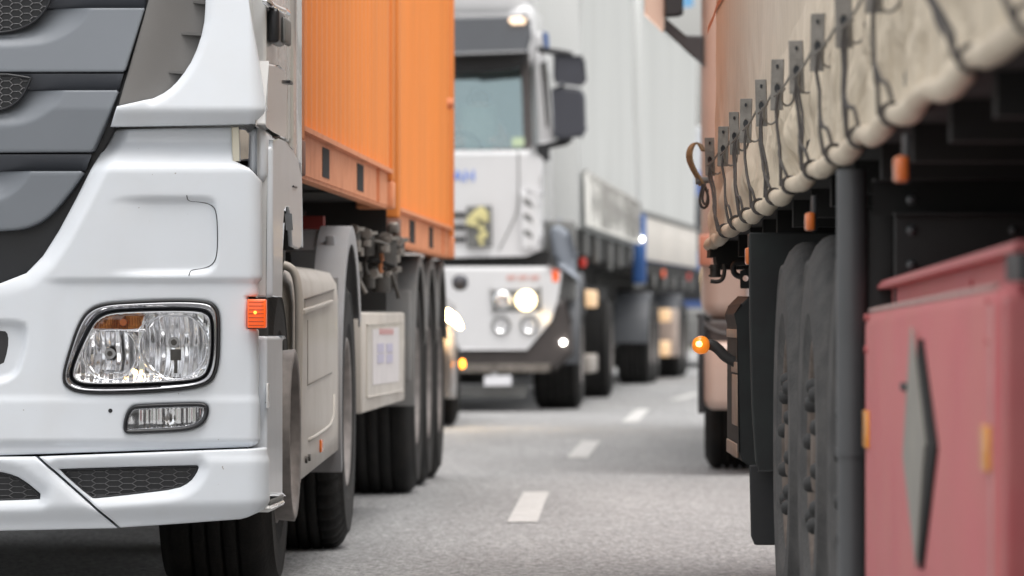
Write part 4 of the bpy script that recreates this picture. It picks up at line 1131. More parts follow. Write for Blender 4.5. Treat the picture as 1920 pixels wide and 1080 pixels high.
q = MB(); vs = []; n_ = 150
for i in range(n_+1):
    v = v0b+(v1b-v0b)*i/n_
    for z, o_ in ((2.24, 0.0), (2.1, 0.02), (1.72, 0.03)): vs.append((0.05+o_+0.03*math.sin(v*12.0+0.6*math.sin(v*3.1)), v, z))
q.add(vs, [(i*3+j, (i+1)*3+j, (i+1)*3+j+1, i*3+j+1) for i in range(n_) for j in range(2)], True)
lace = q.build('tarpaulin_skirt', tarp_lace, bt, fixn=False)
for i in range(30):
    v = v0b+0.3+i*0.49; q = MB().tube([(0.085, v, 2.22), (0.105, v+0.03, 1.95), (0.10, v, 1.74)], 0.006, 5); q.build('lacing_strap', rope_m, lace)
q = MB(); q.tube([(0.05, v0b+(v1b-v0b)*i/60, 2.22+0.03*math.sin(i*1.1)) for i in range(61)], 0.012, 6); q.build('lacing_cord', rope_m, lace)
q = MB(); q.box(-2.45, -0.02, v0b, v1b, 1.45, 1.69); q.box(-2.0, -0.5, v0b, v1b, 1.0, 1.44); q.box(-0.5, -0.2, 3, 8, 0.55, 1.2); q.box(-2.4, -0.3, 10.0, 17.0, 0.55, 1.2); q.build('body_frame', black_matt, bt)
for v, z, w_, h_ in ((3.3, 1.45, 0.25, .25), (6.0, 1.4, .3, .28), (9.5, 1.35, 0.3, 0.3), (12.2, 1.4, .25, .3)):
    q = MB().rbox(-0.02, 0.03, v, v+0.4, z, z+h_, r=0.02); q.build('frame_bracket', frame_grey, bt)
fm = mat('tan_box_glow', (0.62, 0.45, 0.28), 0.5, emit=(1, .6, .3), estr=0.25)  # side boxes given a weak glow of their own
for (v, z0_, z1_, m_) in ((4.6, 0.95, 1.12, fm), (4.6, 0.30, 0.48, mat('step_grey', (0.33, 0.30, 0.27), 0.6, var=0.1))):
    q = MB().rbox(-0.35, 0.02, v, v+1.6, z0_, z1_, r=0.02); q.build('side_box', m_, bt)
q = MB().rbox(-0.05, 0.02, 3.4, 3.6, 1.33, 1.43, r=0.03); q.build('side_lamp', mat('red_lit', (0.45, 0.03, 0.02), .4, emit=(1, .05, .03), estr=0.08), bt)
q = MB(); q.rbox(0.0, 0.15, 16.98, 17.3, 1.25, 2.08, r=0.02); q.build('corner_board', blue_m, bt)
q = MB().rbox(0.0, 0.08, 17.31, 17.42, 1.2, 4.7, r=0.01); q.build('rear_post', tarp_white, bt)
p = BF.side(1197, 447, 0.09); q = MB(); q.lathe([(0, 0), (-0.01, 0.015), (0, 0.022), (0.02, 0.022)], (0, 0, 0), 16); o = q.build('reflector_lamp', white_lit, bt); o.location = (0.11, 16.9, p[2]); o.rotation_euler = (0, 0, math.radians(-60))

# driver behind the windscreen
def person_driver():
    bm = bmesh.new(); sk_ = bm.verts.layers.skin.verify()
    J = {'pelvis': (0, 0, 0, .15), 'waist': (0, 0.02, .18, .14), 'chest': (0, 0.0, .40, .17), 'neck': (0, -0.01, .56, .055), 'head0': (0, -0.03, .63, .085), 'head1': (0, -0.03, .73, .095), 'head2': (0, -0.02, .80, .07),
         'shl': (-.19, 0, .47, .065), 'ell': (-.27, -.18, .28, .048), 'wrl': (-.16, -.42, .34, .032), 'hal': (-.13, -.48, .37, .04),
         'shr': (.19, 0, .47, .065), 'elr': (.27, -.18, .28, .048), 'wrr': (.16, -.42, .34, .032), 'har': (.13, -.48, .37, .04),
         'kl': (-.14, -.45, .03, .075), 'fl': (-.14, -.55, -.38, .05), 'kr': (.14, -.45, .03, .075), 'fr': (.14, -.55, -.38, .05)}
    V = {}
    for k, (x, y, z, r) in J.items():
        v = bm.verts.new((x, y, z)); v[sk_].radius = (r, r); V[k] = v
    V['pelvis'][sk_].use_root = True
    for a, b in (('pelvis', 'waist'), ('waist', 'chest'), ('chest', 'neck'), ('neck', 'head0'), ('head0', 'head1'), ('head1', 'head2'), ('chest', 'shl'), ('shl', 'ell'), ('ell', 'wrl'), ('wrl', 'hal'),
                 ('chest', 'shr'), ('shr', 'elr'), ('elr', 'wrr'), ('wrr', 'har'), ('pelvis', 'kl'), ('kl', 'fl'), ('pelvis', 'kr'), ('kr', 'fr')): bm.edges.new((V[a], V[b]))
    me = bpy.data.meshes.new('person'); bm.to_mesh(me); bm.free(); o = bpy.data.objects.new('person', me); COL.objects.link(o)
    o.modifiers.new('skin', 'SKIN'); s_ = o.modifiers.new('sub', 'SUBSURF'); s_.levels = 1; s_.render_levels = 2
    me.materials.append(skin_m); return o
dv = person_driver(); tag(dv, 'driver in a pale shirt sitting behind the windscreen of the distant white truck', 'person')
L_ = bf(900, 192, 1.15)
M_ = Matrix.Translation((BF.X0, BF.D0, 0)) @ Matrix.Rotation(-BF.th, 4, 'Z')
W_ = M_ @ Vector(L_); dv.location = (W_.x, W_.y, W_.z-0.72); dv.rotation_euler = (0, 0, -BF.th)
q = MB(); 
q.lathe([(-0.22, 0.02), (-0.215, 0.10), (-0.20, 0.15), (0.0, 0.175), (0.2, 0.18), (0.4, 0.165), (0.42, 0.02)], (0, 0, 0), 24)
sh = q.build('shirt', shirt_m, dv); sh.location = (0, 0.01, 0.28); sh.rotation_euler = (0, math.radians(90), 0)
q = MB(); q.lathe([(-0.11, 0.0), (-0.10, 0.05), (-0.06, 0.095), (0.0, 0.105), (0.03, 0.1)], (0, 0, 0), 20); hr = q.build('hair', dark_brown, dv); hr.location = (0, -0.01, 0.74); hr.rotation_euler = (0, math.radians(-90), 0)

# second trailer
B2 = Frame(1.53, 69.6, 0.082)
b2 = B2.root('cargo_trailer'); tag(b2, 'pale trailer with whitish side boards coupled behind the distant white truck', 'trailer')
q = MB(); vs = []
for i in range(61):
    v = 14.4*i/60
    for k, z in enumerate((2.13, 2.9, 3.8, 4.72)): vs.append((-0.01+0.025*math.sin(v*1.3+k*.6)+0.02*noise.noise(Vector((v, z, 9))), v, z))
q.add(vs, [(i*4+j, (i+1)*4+j, (i+1)*4+j+1, i*4+j+1) for i in range(60) for j in range(3)], True)
q.add([(0, 0, 1.5), (-2.5, 0, 1.5), (-2.5, 0, 4.72), (0, 0, 4.72)], [(0, 1, 2, 3)]); q.add([(0, 0, 4.72), (0, 14.4, 4.72), (-2.5, 14.4, 4.72), (-2.5, 0, 4.72)], [(0, 1, 2, 3)])
q.build('tarpaulin', tarp_white, b2, fixn=False)
for (a, b_) in ((0.0, 5.3), (5.34, 9.9), (9.94, 14.4)):
    q = MB().rbox(-0.05, 0.02, a, b_, 1.56, 2.10, r=0.01); q.build('side_board', board_white, b2)
q = MB().box(-0.03, 0.035, 0, 14.4, 2.105, 2.16); q.build('board_rail', frame_grey, b2)
q = MB(); q.box(-2.45, -0.02, 0, 14.4, 1.38, 1.55); q.box(-2.0, -0.5, 0, 14.4, 1.0, 1.37); q.box(-2.4, -0.3, 4.0, 8.5, 0.5, 1.2); q.build('trailer_frame', black_matt, b2)
for v in (1.2, 3.5, 6, 8.2, 10.8, 13): q = MB().rbox(-0.03, 0.02, v, v+0.25, 1.22, 1.38, r=0.01); q.build('frame_bracket', frame_grey, b2)
for v_ in (2.4, 3.7, 9.6, 10.9): make_wheel(b2, (0.03, v_, 0.52), 0.52, 0.4, 1, rim_grey, rubber); make_wheel(b2, (-2.53, v_, 0.52), 0.52, 0.4, -1, rim_grey, rubber)
mudguard(b2, MATS['fender_plastic'], -0.40, 0.03, 2.4, 0.52, 0.64, 0, 150, lip=0.05); mudguard(b2, MATS['fender_plastic'], -0.40, 0.03, 9.6, 0.52, 0.64, 0, 150, lip=0.05)
for (v, z0_, z1_, m_) in ((6.2, 0.78, 0.95, fm), (6.0, 0.32, 0.52, fm), (8.0, 0.3, 0.95, mat('box_pinkish', (0.42, 0.33, 0.28), 0.6, var=0.15))):
    q = MB().rbox(-0.3, 0.03, v, v+0.9, z0_, z1_, r=0.02); q.build('side_box', m_, b2)
for v, m_ in ((0.2, 'red'), (5.0, 'amber'), (11.5, 'red')):
    q = MB().rbox(0.02, 0.05, v, v+0.3, 1.36, 1.46, r=0.01); q.build('side_marker', amber_glow if m_ == 'amber' else MATS['red_lit'], b2)

q = MB(); side_pts = [(1280,-60),(1300,-60),(1300,12),(1281,14)]
A = [B2.side(x, y, 0.05) for x, y in side_pts]; B_ = [(p[0]-0.004, p[1], p[2]) for p in A]
q.add(A, [(0, 1, 2, 3)]); q.add(B_, [(3, 2, 1, 0)]); q.add(A+B_, [(0, 4, 5, 1), (1, 5, 6, 2), (2, 6, 7, 3), (3, 7, 4, 0)])
q.build('printed_patch', mat('sky_blue_print', (0.10, 0.40, 0.75), 0.5), b2)
# further vehicles glimpsed past the trailer
def far_lorry(X, D, th, col, label, lamp):
    fr = Frame(X, D, th); r = fr.root('truck'); tag(r, label, 'truck')
    q = MB(); q.rbox(-2.5, 0, 0, 2.0, 0.9, 3.2, r=0.12, seg=3); q.build('cab', col, r)
    q = MB(); q.rbox(-2.5, 0.0, -0.08, 0.4, 0.35, 0.98, r=0.08, seg=3); q.build('bumper', frame_grey, r)
    q = MB(); q.rbox(-2.3, -0.2, -0.03, 0.02, 1.9, 2.8, r=0.02); q.build('windscreen', visor_m, r)
    q = MB(); q.rbox(-1.9, -0.6, -0.02, 0.05, 1.1, 1.6, r=0.02); q.build('grille', black_plastic, r)
    for u in (-0.3, -2.2): q = MB().rbox(u-0.12, u+0.12, -0.12, -0.05, 0.62, 0.80, r=0.03); q.build('headlamp', lamp, r)
    q = MB(); q.box(-2.5, 0, 2.3, 13, 1.1, 4.0); q.build('cargo_box', tarp_white if lamp is yel_lit else blue_m, r, bevel=0.03)
    for v in (1.3, 5.0, 10.0):
        for u, o_ in ((0, 1), (-2.5, -1)): make_wheel(r, (u, v, 0.5), 0.5, 0.35, o_, rim_grey, rubber)
    return r
far_lorry(3.95, 92.5, 0.12, mat('far_blue', (0.05, 0.10, 0.28), 0.4, coat=0.5), 'dark blue truck far down the queue, seen past the pale trailer', yel_lit)

# ================================================================== RIGHT-HAND CURTAIN TRAILER
RF = Frame(0.70, 5.6, 0.0)
rt = RF.root('curtain_trailer'); tag(rt, 'cream curtain-sided trailer at the right with laced hem, three dusty wheels and red box', 'trailer')
XR = 0.68
def loc(X, D, Z): return (X-RF.X0, D-RF.D0, Z)
def rise(D): return 0.0115*(19.8-D)
HZ = lambda D: 1.128 + rise(D)
hem_px = [1327.5, 1348, 1369, 1388, 1411, 1437, 1467, 1507, 1548, 1592, 1652, 1713, 1797, 1903, 2040]
HX = 0.661
hemD = [HX*F/(p-960) for p in hem_px]
curt = bpy.data.materials.new('curtain_tarp'); curt.use_nodes = True
t = curt.node_tree; b = t.nodes['Principled BSDF']; b.inputs['Roughness'].default_value = 0.72; b.inputs['Specular IOR Level'].default_value = 0.3
tc = t.nodes.new('ShaderNodeTexCoord'); sp = t.nodes.new('ShaderNodeSeparateXYZ'); t.links.new(tc.outputs['Object'], sp.inputs[0])
# cloth slightly pinker above, cream along the flap (boundary follows the strap line)
ad = t.nodes.new('ShaderNodeMath'); ad.operation = 'MULTIPLY_ADD'; ad.inputs[1].default_value = 0.062; t.links.new(sp.outputs[1], ad.inputs[0]); t.links.new(sp.outputs[2], ad.inputs[2])
nz = t.nodes.new('ShaderNodeTexNoise'); nz.inputs['Scale'].default_value = 3; mpn = t.nodes.new('ShaderNodeMapping'); mpn.inputs['Scale'].default_value = (1, 7, 0.25)
t.links.new(tc.outputs['Object'], mpn.inputs[0]); t.links.new(mpn.outputs[0], nz.inputs[0]); nz.inputs['Detail'].default_value = 5
mrr = t.nodes.new('ShaderNodeMapRange'); mrr.inputs[1].default_value = 1.92; mrr.inputs[2].default_value = 2.32; t.links.new(ad.outputs[0], mrr.inputs[0])
c1 = t.nodes.new('ShaderNodeMix'); c1.data_type = 'RGBA'; c1.inputs[6].default_value = (0.65, 0.56, 0.435, 1); c1.inputs[7].default_value = (0.63, 0.545, 0.455, 1)
t.links.new(mrr.outputs[0], c1.inputs[0])
mrs = t.nodes.new('ShaderNodeMapRange'); mrs.inputs[1].default_value = 0.3; mrs.inputs[2].default_value = 0.7; mrs.inputs[3].default_value = 0.92; mrs.inputs[4].default_value = 1.06; t.links.new(nz.outputs[0], mrs.inputs[0])
c2 = t.nodes.new('ShaderNodeMix'); c2.data_type = 'RGBA'; c2.blend_type = 'MULTIPLY'; c2.inputs[0].default_value = 1
t.links.new(c1.outputs[2], c2.inputs[6]); t.links.new(mrs.outputs[0], c2.inputs[7]); t.links.new(c2.outputs[2], b.inputs['Base Color'])
nw = t.nodes.new('ShaderNodeTexNoise'); nw.inputs['Scale'].default_value = 1.0; nw.inputs['Detail'].default_value = 3; nw.inputs['Distortion'].default_value = 0.8
mpw = t.nodes.new('ShaderNodeMapping'); mpw.inputs['Scale'].default_value = (2, 4.5, 5.0); mpw.inputs['Rotation'].default_value = (0.7, 0, 0)
t.links.new(tc.outputs['Object'], mpw.inputs[0]); t.links.new(mpw.outputs[0], nw.inputs[0])
inv = t.nodes.new('ShaderNodeMapRange'); inv.inputs[1].default_value = 1.95; inv.inputs[2].default_value = 2.15; inv.inputs[3].default_value = 1.0; inv.inputs[4].default_value = 0.04
t.links.new(ad.outputs[0], inv.inputs[0])
mm_ = t.nodes.new('ShaderNodeMath'); mm_.operation = 'MULTIPLY'; t.links.new(nw.outputs[0], mm_.inputs[0]); t.links.new(inv.outputs[0], mm_.inputs[1])
m2_ = t.nodes.new('ShaderNodeMath'); m2_.operation = 'MULTIPLY_ADD'; m2_.inputs[1].default_value = 0.04; t.links.new(nz.outputs[0], m2_.inputs[0]); t.links.new(mm_.outputs[0], m2_.inputs[2])
bp = t.nodes.new('ShaderNodeBump'); bp.inputs['Strength'].default_value = 0.8; bp.inputs['Distance'].default_value = 0.09
t.links.new(m2_.outputs[0], bp.inputs['Height']); t.links.new(bp.outputs[0], b.inputs['Normal'])

def between(D):
    ds = sorted(hemD); 
    for a, b_ in zip(ds, ds[1:]):
        if a <= D <= b_: return (D-a)/(b_-a)
    return 0.5
def curtain_x(D, z):
    h = z - HZ(D); k = between(D); bul = math.sin(math.pi*k)
    fl = math.exp(-max(h, 0)/0.20)
    x = 0.709
    x += -0.016*fl*bul*1.0 - 0.014*math.exp(-max(h, 0)/0.06)
    w = noise.noise(Vector((D*2.1 + h*3.2, h*2.4, 1.7)))*0.040 + noise.noise(Vector((D*5.0 - h*7.0, h*6.0, 5.7)))*0.022 - 0.018*max(0, math.sin(math.pi*k))**2*math.exp(-((h-0.10)/0.06)**2)*noise.noise(Vector((D*1.3, 2, 8)))*2.5
    x += w*math.exp(-max(h-0.05, 0)/0.26)*min(1, 0.3+h*8)
    x += 0.015*math.exp(-((h-0.12)/0.11)**2)*math.sin(2*math.pi*(k+h*2.5) + 1.5*noise.noise(Vector((D*0.7, h*2, 4.4))))
    x += 0.0035*math.sin(D*7.3)*min(1, max(0, h-0.3))
    return x if x > 0.676 else 0.676 - 0.012*math.tanh((0.676-x)/0.012)
Dn = list(np.arange(5.6, 19.83, 0.05)); hs_ = list(np.arange(-0.01, 0.6, 0.02)) + [0.65, 0.8, 1.0, 1.4, 1.9, 2.5, 2.75]
vs = []
for D in Dn:
    for h in hs_:
        z = HZ(D)+h; vs.append(loc(curtain_x(D, z), D, z))
n_ = len(hs_); q = MB()
q.add(vs, [(i*n_+j, (i+1)*n_+j, (i+1)*n_+j+1, i*n_+j+1) for i in range(len(Dn)-1) for j in range(n_-1)], True)
cu = q.build('curtain', curt, rt, fixn=False)
# rolled hem
q = MB(); pts = []; rad = []
for D in np.arange(5.7, 19.8, 0.04):
    k = between(D); s_ = abs(math.sin(math.pi*k))**0.45
    r = 0.0125 + 0.0085*s_ + 0.003*noise.noise(Vector((D*3, 0, 0)))
    pts.append(loc(0.683 + 0.004*noise.noise(Vector((D*1.7, 4, 0))), D, HZ(D)+0.008-0.016*math.sin(math.pi*k)+0.008*noise.noise(Vector((D*1.3, 9, 0))))); rad.append(r)
q.tube(pts, rad, 20)
vv_ = []
for i_, v in enumerate(q.v):
    nn = noise.noise(Vector((v[1]*9, v[0]*30, v[2]*30)))*0.0035 + noise.noise(Vector((v[1]*22, v[0]*60, v[2]*60)))*0.0015
    c_ = pts[i_//20]; d_ = Vector((v[0]-c_[0], 0, v[2]-c_[2])); d_ = d_.normalized() if d_.length > 0 else d_
    vv_.append((v[0]+d_.x*nn, v[1], v[2]+d_.z*nn))
q.v = vv_
q.build('hem_roll', cream, cu)
# straps, cords
st_px = [(1331,258,330),(1356,237,312),(1377,210,290),(1398.5,185,268),(1427.5,149,237),(1457.5,111,207),(1493.5,76,176),(1533,25,134),(1582,-32,90),(1640,-105,25),(1716,-190,-70),(1806,-300,-160),(1918,-400,-260)]
XS = 0.664
plates = []
for i, (px, yt, yb) in enumerate(st_px):
    D = XS*F/(px-960); z1_ = HC+(YH-yt)/F*D; z0_ = HC+(YH-yb)/F*D
    q = MB()
    ang = math.radians(random.uniform(38, 55)); hw = 0.021
    dx, dy = math.cos(ang)*hw, -math.sin(ang)*hw*0.8
    N_ = 7; vs = []
    for k in range(N_):
        z = z0_+(z1_-z0_)*k/(N_-1); bow = 0.002*math.sin(k*1.3+i)
        tilt = 0.003*(k/(N_-1)-0.5)*(1 if i % 2 else -1)
        for (sx, sy) in ((-1, -0.002), (1, -0.002), (1, 0.002), (-1, 0.002)):
            vs.append(loc(XS+sx*dx+tilt+sy*0.7, D+sx*dy+sy+bow, z))
    fs = [(k*4+a, k*4+(a+1) % 4, (k+1)*4+(a+1) % 4, (k+1)*4+a) for k in range(N_-1) for a in range(4)] + [(0, 1, 2, 3), tuple((N_-1)*4+a for a in (3, 2, 1, 0))]
    q.add(vs, fs); st = q.build('strap', strap_grey, cu, bevel=0.0015)
    for zz, r in ((z1_-0.018, 0.0042), (z0_+0.055, 0.0085)):
        q = MB()
        vv = []
        c = Vector(loc(XS, D-0.0045, zz)); nrm = Vector((math.sin(ang)*-0.35, -1, 0)).normalized()
        tx = Vector((math.cos(ang), -math.sin(ang)*0.8, 0)).normalized()
        for a in range(14): vv.append(c + tx*(r*math.cos(a/14*2*math.pi)) + Vector((0, 0, r*1.3*math.sin(a/14*2*math.pi))) + nrm*0.001)
        q.add(vv + [p + nrm*0.002 for p in vv], [tuple(range(14)), tuple(range(14, 28))] + [(a, (a+1) % 14, 14+(a+1) % 14, 14+a) for a in range(14)])
        q.build('eyelet', gloss_black, st)
    plates.append((D, z0_, z1_, px))
for i, (D, z0_, z1_, px) in enumerate(plates):
    # matching hem loop: nearest one slightly nearer or level
    cands = [h for h in hemD if h < D-0.05]
    Dh = max(cands) if i > 0 else hemD[1]
    if i == 0: Dh = hemD[1]
    zh = HZ(Dh); s_ = 1.0
    q = MB(); rr = 0.0042
    a0 = Vector((XS+0.002, D-0.01, z0_+0.05)); e0 = Vector((HX-0.004, Dh, zh+0.006)); e1 = Vector((0.655, Dh, zh))
    def jig(p, k): return Vector((p.x + 0.004*math.sin(k*5+i), p.y, p.z))
    path = [a0, Vector((XS-0.004, D-0.02, z0_))] + [jig(Vector((XS-0.004+(e0.x-XS+0.004)*k, (D-0.02)*(1-k)+Dh*k, z0_*(1-k)+e0.z*k)), k) for k in (0.25, 0.5, 0.75)] + [e0]
    q.tube([loc(*p) for p in path], rr, 6)
    path2 = [Vector((p.x+0.005+0.003*math.sin(i+k), p.y-0.02, p.z)) for k, p in enumerate(path[:5])] + [e0]
    if i % 2 == 0: q.tube([loc(*p) for p in path2], rr*0.9, 6)
    # branch down to the hem on the near side
    m_ = path[3]; g = [m_, Vector((0.656, m_.y-0.08, m_.z-0.02)), Vector((0.657, m_.y-0.17, m_.z*0.6+zh*0.4)), Vector((0.656, m_.y-0.34, zh+0.05+0.01*math.sin(i))), Vector((0.664, m_.y-0.36, zh+0.02))]
    q.tube([loc(*p) for p in chaikin([tuple(x) for x in g], 2, closed=False)], rr, 6)
    q.build('tie_cord', rope_m, cu)
    # ring round the hem
    q = MB(); k_ = 18
    q.tube([loc(0.681+0.020*math.cos(a), Dh+0.012*math.sin(a), zh+0.006+0.020*math.sin(a)) for a in np.linspace(0, 2*math.pi, k_, endpoint=False)], 0.0048, 6, closed=True)
    q.build('hem_loop', rope_m, cu)
    # slack loop beside the strap
    q = MB(); c = Vector((XS+0.022, D-0.08, z0_+0.032)); R_ = 0.019 + 0.004*math.sin(i*2.3)
    q.tube([loc(c.x+R_*math.cos(a), c.y-0.03*math.sin(a), c.z+R_*1.4*math.sin(a)) for a in np.linspace(math.radians(120), math.radians(395), 16)], 0.003, 6)
    q.build('slack_loop', strap_grey, cu)
for (D, z0_, z1_, _), (Db, zb0_, _z, _) in zip(plates[:-2], plates[1:-1]):
    q = MB(); a = Vector((XS-0.008, D-0.01, z0_+0.035)); b_ = Vector((XS-0.002, Db-0.005, zb0_+0.068))
    pts = [a*(1-k)+b_*k + Vector((0, 0, -0.010*math.sin(math.pi*k))) for k in np.linspace(0, 1, 7)]
    q.tube([loc(*p) for p in pts], 0.003, 6); q.build('linking_cord', strap_grey, cu)
# webbing loop and knob at the rear corner
q = MB(); D = 19.75
path = chaikin([(1319,283),(1312,269),(1301,268),(1293,281),(1292,298),(1300,318),(1311,336),(1316,348)], 2, closed=False)
W2 = [Vector(((x-960)/F*D, D, HC+(YH-y)/F*D)) for x, y in path]
vs = []
for k, p in enumerate(W2):
    tw = 0.02; nn = W2[min(k+1, len(W2)-1)]-W2[max(k-1, 0)]; nn.normalize(); s = Vector((nn.z, 0, -nn.x))*0.0035
    for (dy, sg) in ((-tw, -1), (tw, -1), (tw, 1), (-tw, 1)): vs.append(loc(*(p + s*sg + Vector((s.x*2.2*(-1 if dy < 0 else 1), dy, 0)))))
q.add(vs, [(k*4+a, k*4+(a+1) % 4, (k+1)*4+(a+1) % 4, (k+1)*4+a) for k in range(len(W2)-1) for a in range(4)])
q.build('webbing_loop', brown_strap, cu)
q = MB(); q.cyl(loc((1304-960)/F*D, D, HC+(YH-340)/F*D), loc((1330-960)/F*D, D, HC+(YH-337)/F*D), 0.012, n=12); q.build('tension_pole_end', frame_grey, cu)
q = MB(); q.tube([loc((x-960)/F*D, D-0.02, HC+(YH-y)/F*D) for x, y in chaikin([(1318,345),(1313,365),(1311,380),(1318,392),(1327,385),(1328,370),(1322,350)], 2, closed=False)], 0.005, 6)
q.tube([loc((x-960)/F*D, D-0.04, HC+(YH-y)/F*D) for x, y in chaikin([(1322,345),(1318,360),(1316,375),(1321,386),(1326,376),(1326,355)], 2, closed=False)], 0.004, 6); q.build('slack_loop', rope_m, cu)
# faded red arc printed on the tarpaulin
q = MB(); arc = chaikin([(1321,60),(1328,38),(1340,8),(1356,-30),(1380,-80),(1420,-130)], 2, closed=False); vs = []
for (x, y) in arc:
    D = 0.692*F/(x-960); z = HC+(YH-y)/F*D
    for dz in (-0.011, 0.011): vs.append(loc(curtain_x(D, z)-0.004, D, z+dz))
q.add(vs, [(2*k, 2*k+1, 2*k+3, 2*k+2) for k in range(len(arc)-1)]); q.build('printed_arc', mat('faded_print_rust', (0.42, 0.16, 0.11), 0.55), cu, fixn=False)
# body frame, floor, beams, and black plates added to block light beneath
q = MB()
def rb_(q, X0, X1, D0, D1, z0, z1, tilt=True):
    vs = [(X, D, z + (rise(D) if tilt else 0)) for z in (z0, z1) for (X, D) in ((X0, D0), (X1, D0), (X1, D1), (X0, D1))]
    q.add([loc(*v) for v in vs], [(0, 3, 2, 1), (4, 5, 6, 7), (0, 1, 5, 4), (1, 2, 6, 5), (2, 3, 7, 6), (3, 0, 4, 7)])
rb_(q, 0.72, 3.18, 5.6, 19.78, 1.13, 1.24); rb_(q, 1.15, 1.30, 5.6, 19.7, 0.82, 1.13); rb_(q, 2.6, 2.75, 5.6, 19.7, 0.82, 1.13)
for D in np.arange(6.0, 19.7, 0.9): rb_(q, 0.74, 3.15, D, D+0.08, 1.06, 1.13)
rb_(q, 3.14, 3.2, 5.6, 19.78, 0.3, 4.0); rb_(q, 1.2, 3.1, 16.3, 16.4, 0.35, 1.1)
rb_(q, 0.86, 3.1, 8.3, 8.36, 0.3, 1.12)  # unseen bulkheads here and at the front, added to stop light leaking in
rb_(q, 0.86, 3.1, 5.7, 5.76, 0.3, 1.12)
q.build('trailer_frame', black_matt, rt)
q = MB(); rb_(q, 0.73, 3.15, 19.76, 19.8, 1.2, 3.9); rb_(q, 0.73, 3.15, 5.6, 19.8, 3.86, 3.9); rb_(q, 0.73, 3.15, 5.6, 5.64, 1.2, 3.9); q.build('body_shell', tan_paint, rt)
# wheels
for D in (15.0, 13.69, 12.38):
    w = make_wheel(rt, loc(0.718, D, 0.545), 0.53, 0.385, -1, rim_dirty, rubber_dusty, nuts=10, dish=0.034, hub=0.03, inset=0.008)
    make_wheel(rt, loc(3.05, D, 0.545), 0.53, 0.385, 1, rim_dirty, rubber_dusty, dish=0.045)
# rear mudguard panel and flap
def rp(px, py, D): return loc((px-960)/F*D, D, HC+(YH-py)/F*D)
def rprism(nm, poly, D, th, m, bev=0.004, par=rt, it=0):
    q = MB(); q.prism(chaikin(poly, it) if it else poly, lambda x, y, t_: loc((x-960)/F*D, D+t_, HC+(YH-y)/F*D), th); return q.build(nm, m, par, bevel=bev)
rprism('rear_mudguard', [(1405,436),(1700,436),(1700,884),(1424,884),(1417,866),(1410,760),(1406,600)], 15.75, 0.05, mud_black)
rprism('mudflap', [(1405,872),(1700,872),(1700,1022),(1415,1022),(1408,1005)], 15.85, 0.015, mat('flap_rubber', (0.025, 0.025, 0.026), 0.7, var=0.2))
# lamp and bumper housing beyond the wheels: a chamfered box seen end-on and along its side
hp = [(1420,556),(1404,556),(1388,572),(1380,590),(1385,612),(1385,845),(1393,866),(1420,882)]
Dn_, Df_ = 17.6, 18.55
q = MB()
A = [loc((x-960)/F*Dn_, Dn_, HC+(YH-y)/F*Dn_) for x, y in hp]; A = [(a[0], a[1], a[2]) for a in A]
B = [(a[0], a[1]+(Df_-Dn_), a[2]) for a in A]; n_ = len(A)
q.add(A, [tuple(range(n_))]); q.add(B, [tuple(range(n_-1, -1, -1))])
for i in range(n_): j = (i+1) % n_; q.add([A[i], B[i], B[j], A[j]], [(0, 1, 2, 3)])
hs2 = q.build('rear_housing', mud_black, rt, bevel=0.006)
hm = mat('housing_strip', (0.36, 0.25, 0.19), 0.45, var=0.2, vscale=12)  # tan reflection on the housing's side painted as flat strips
zz = lambda py: HC+(YH-py)/F*Dn_
xo = A[4][0]
for (ya, yb, va, vb) in ((618, 634, 0.1, 0.9), (680, 700, 0.08, 0.5), (704, 800, 0.08, 0.45), (834, 860, 0.1, 0.9)):
    q = MB().rbox(xo-0.004, xo+0.004, A[0][1]+va, A[0][1]+vb, zz(yb), zz(ya), r=0.002); q.build('reflection_strip', hm, hs2)
# marker lamp on a rubber arm
q = MB(); q.tube([rp(x, y, 17.9) for x, y in chaikin([(1405,690),(1362,672),(1347,654),(1334,646),(1322,646)], 2, closed=False)], 0.017, 10); arm = q.build('marker_arm', mat('arm_rubber', (0.03, 0.03, 0.03), 0.5, var=0.2), rt)
q = MB(); q.lathe([(-0.004, 0.0), (-0.002, 0.012), (0.004, 0.024), (0.02, 0.029), (0.034, 0.028), (0.036, 0.0)], (0, 0, 0), 24, out=-1); o = q.build('marker_lamp', mat('arm_lamp_lit', (0.9, 0.3, 0.03), 0.3, coat=0.5, emit=(1.0, 0.25, 0.02), estr=0.3), arm)
o.location = rp(1306, 647, 17.86); o.rotation_euler = (0, 0, math.radians(50)); o.scale = (1, 0.9, 1)
q = MB(); q.lathe([(-0.004, 0), (0, 0.009), (0.01, 0.01)], (0, 0, 0), 12, out=-1); o2 = q.build('marker_bulb', mat('arm_bulb', (1, .8, .4), .3, emit=(1.0, 0.6, 0.2), estr=1.6), arm); o2.location = rp(1309, 645, 17.84); o2.rotation_euler = (0, 0, math.radians(62))
# rear corner ironwork
rprism('rear_crossmember', [(1331,455),(1470,430),(1470,505),(1345,505),(1342,482),(1331,482)], 19.4, 0.3, black_matt)
q = MB(); q.cyl(rp(1341, 496, 19.2), rp(1341, 520, 19.2), 0.018, n=16); q.cyl(rp(1341, 500, 19.2), rp(1341, 503, 19.2), 0.022, n=16); q.cyl(rp(1341, 515, 19.2), rp(1341, 519, 19.2), 0.023, n=16)
q.tube([rp(x, y, 19.15) for x, y in chaikin([(1332,527),(1345,529),(1356,524),(1359,505),(1358,495)], 2, closed=False)], 0.007, 8); q.build('curtain_tensioner', metal_dark, rt)
q = MB(); q.tube([rp(x, y, 19.0) for x, y in chaikin([(1420,493),(1380,492),(1374,500),(1377,515),(1392,520)], 2, closed=False)], 0.010, 8); q.build('hook_bar', black_plastic, rt)
q = MB(); bd_ = [(1387,508),(1412,500),(1412,541),(1388,541)]
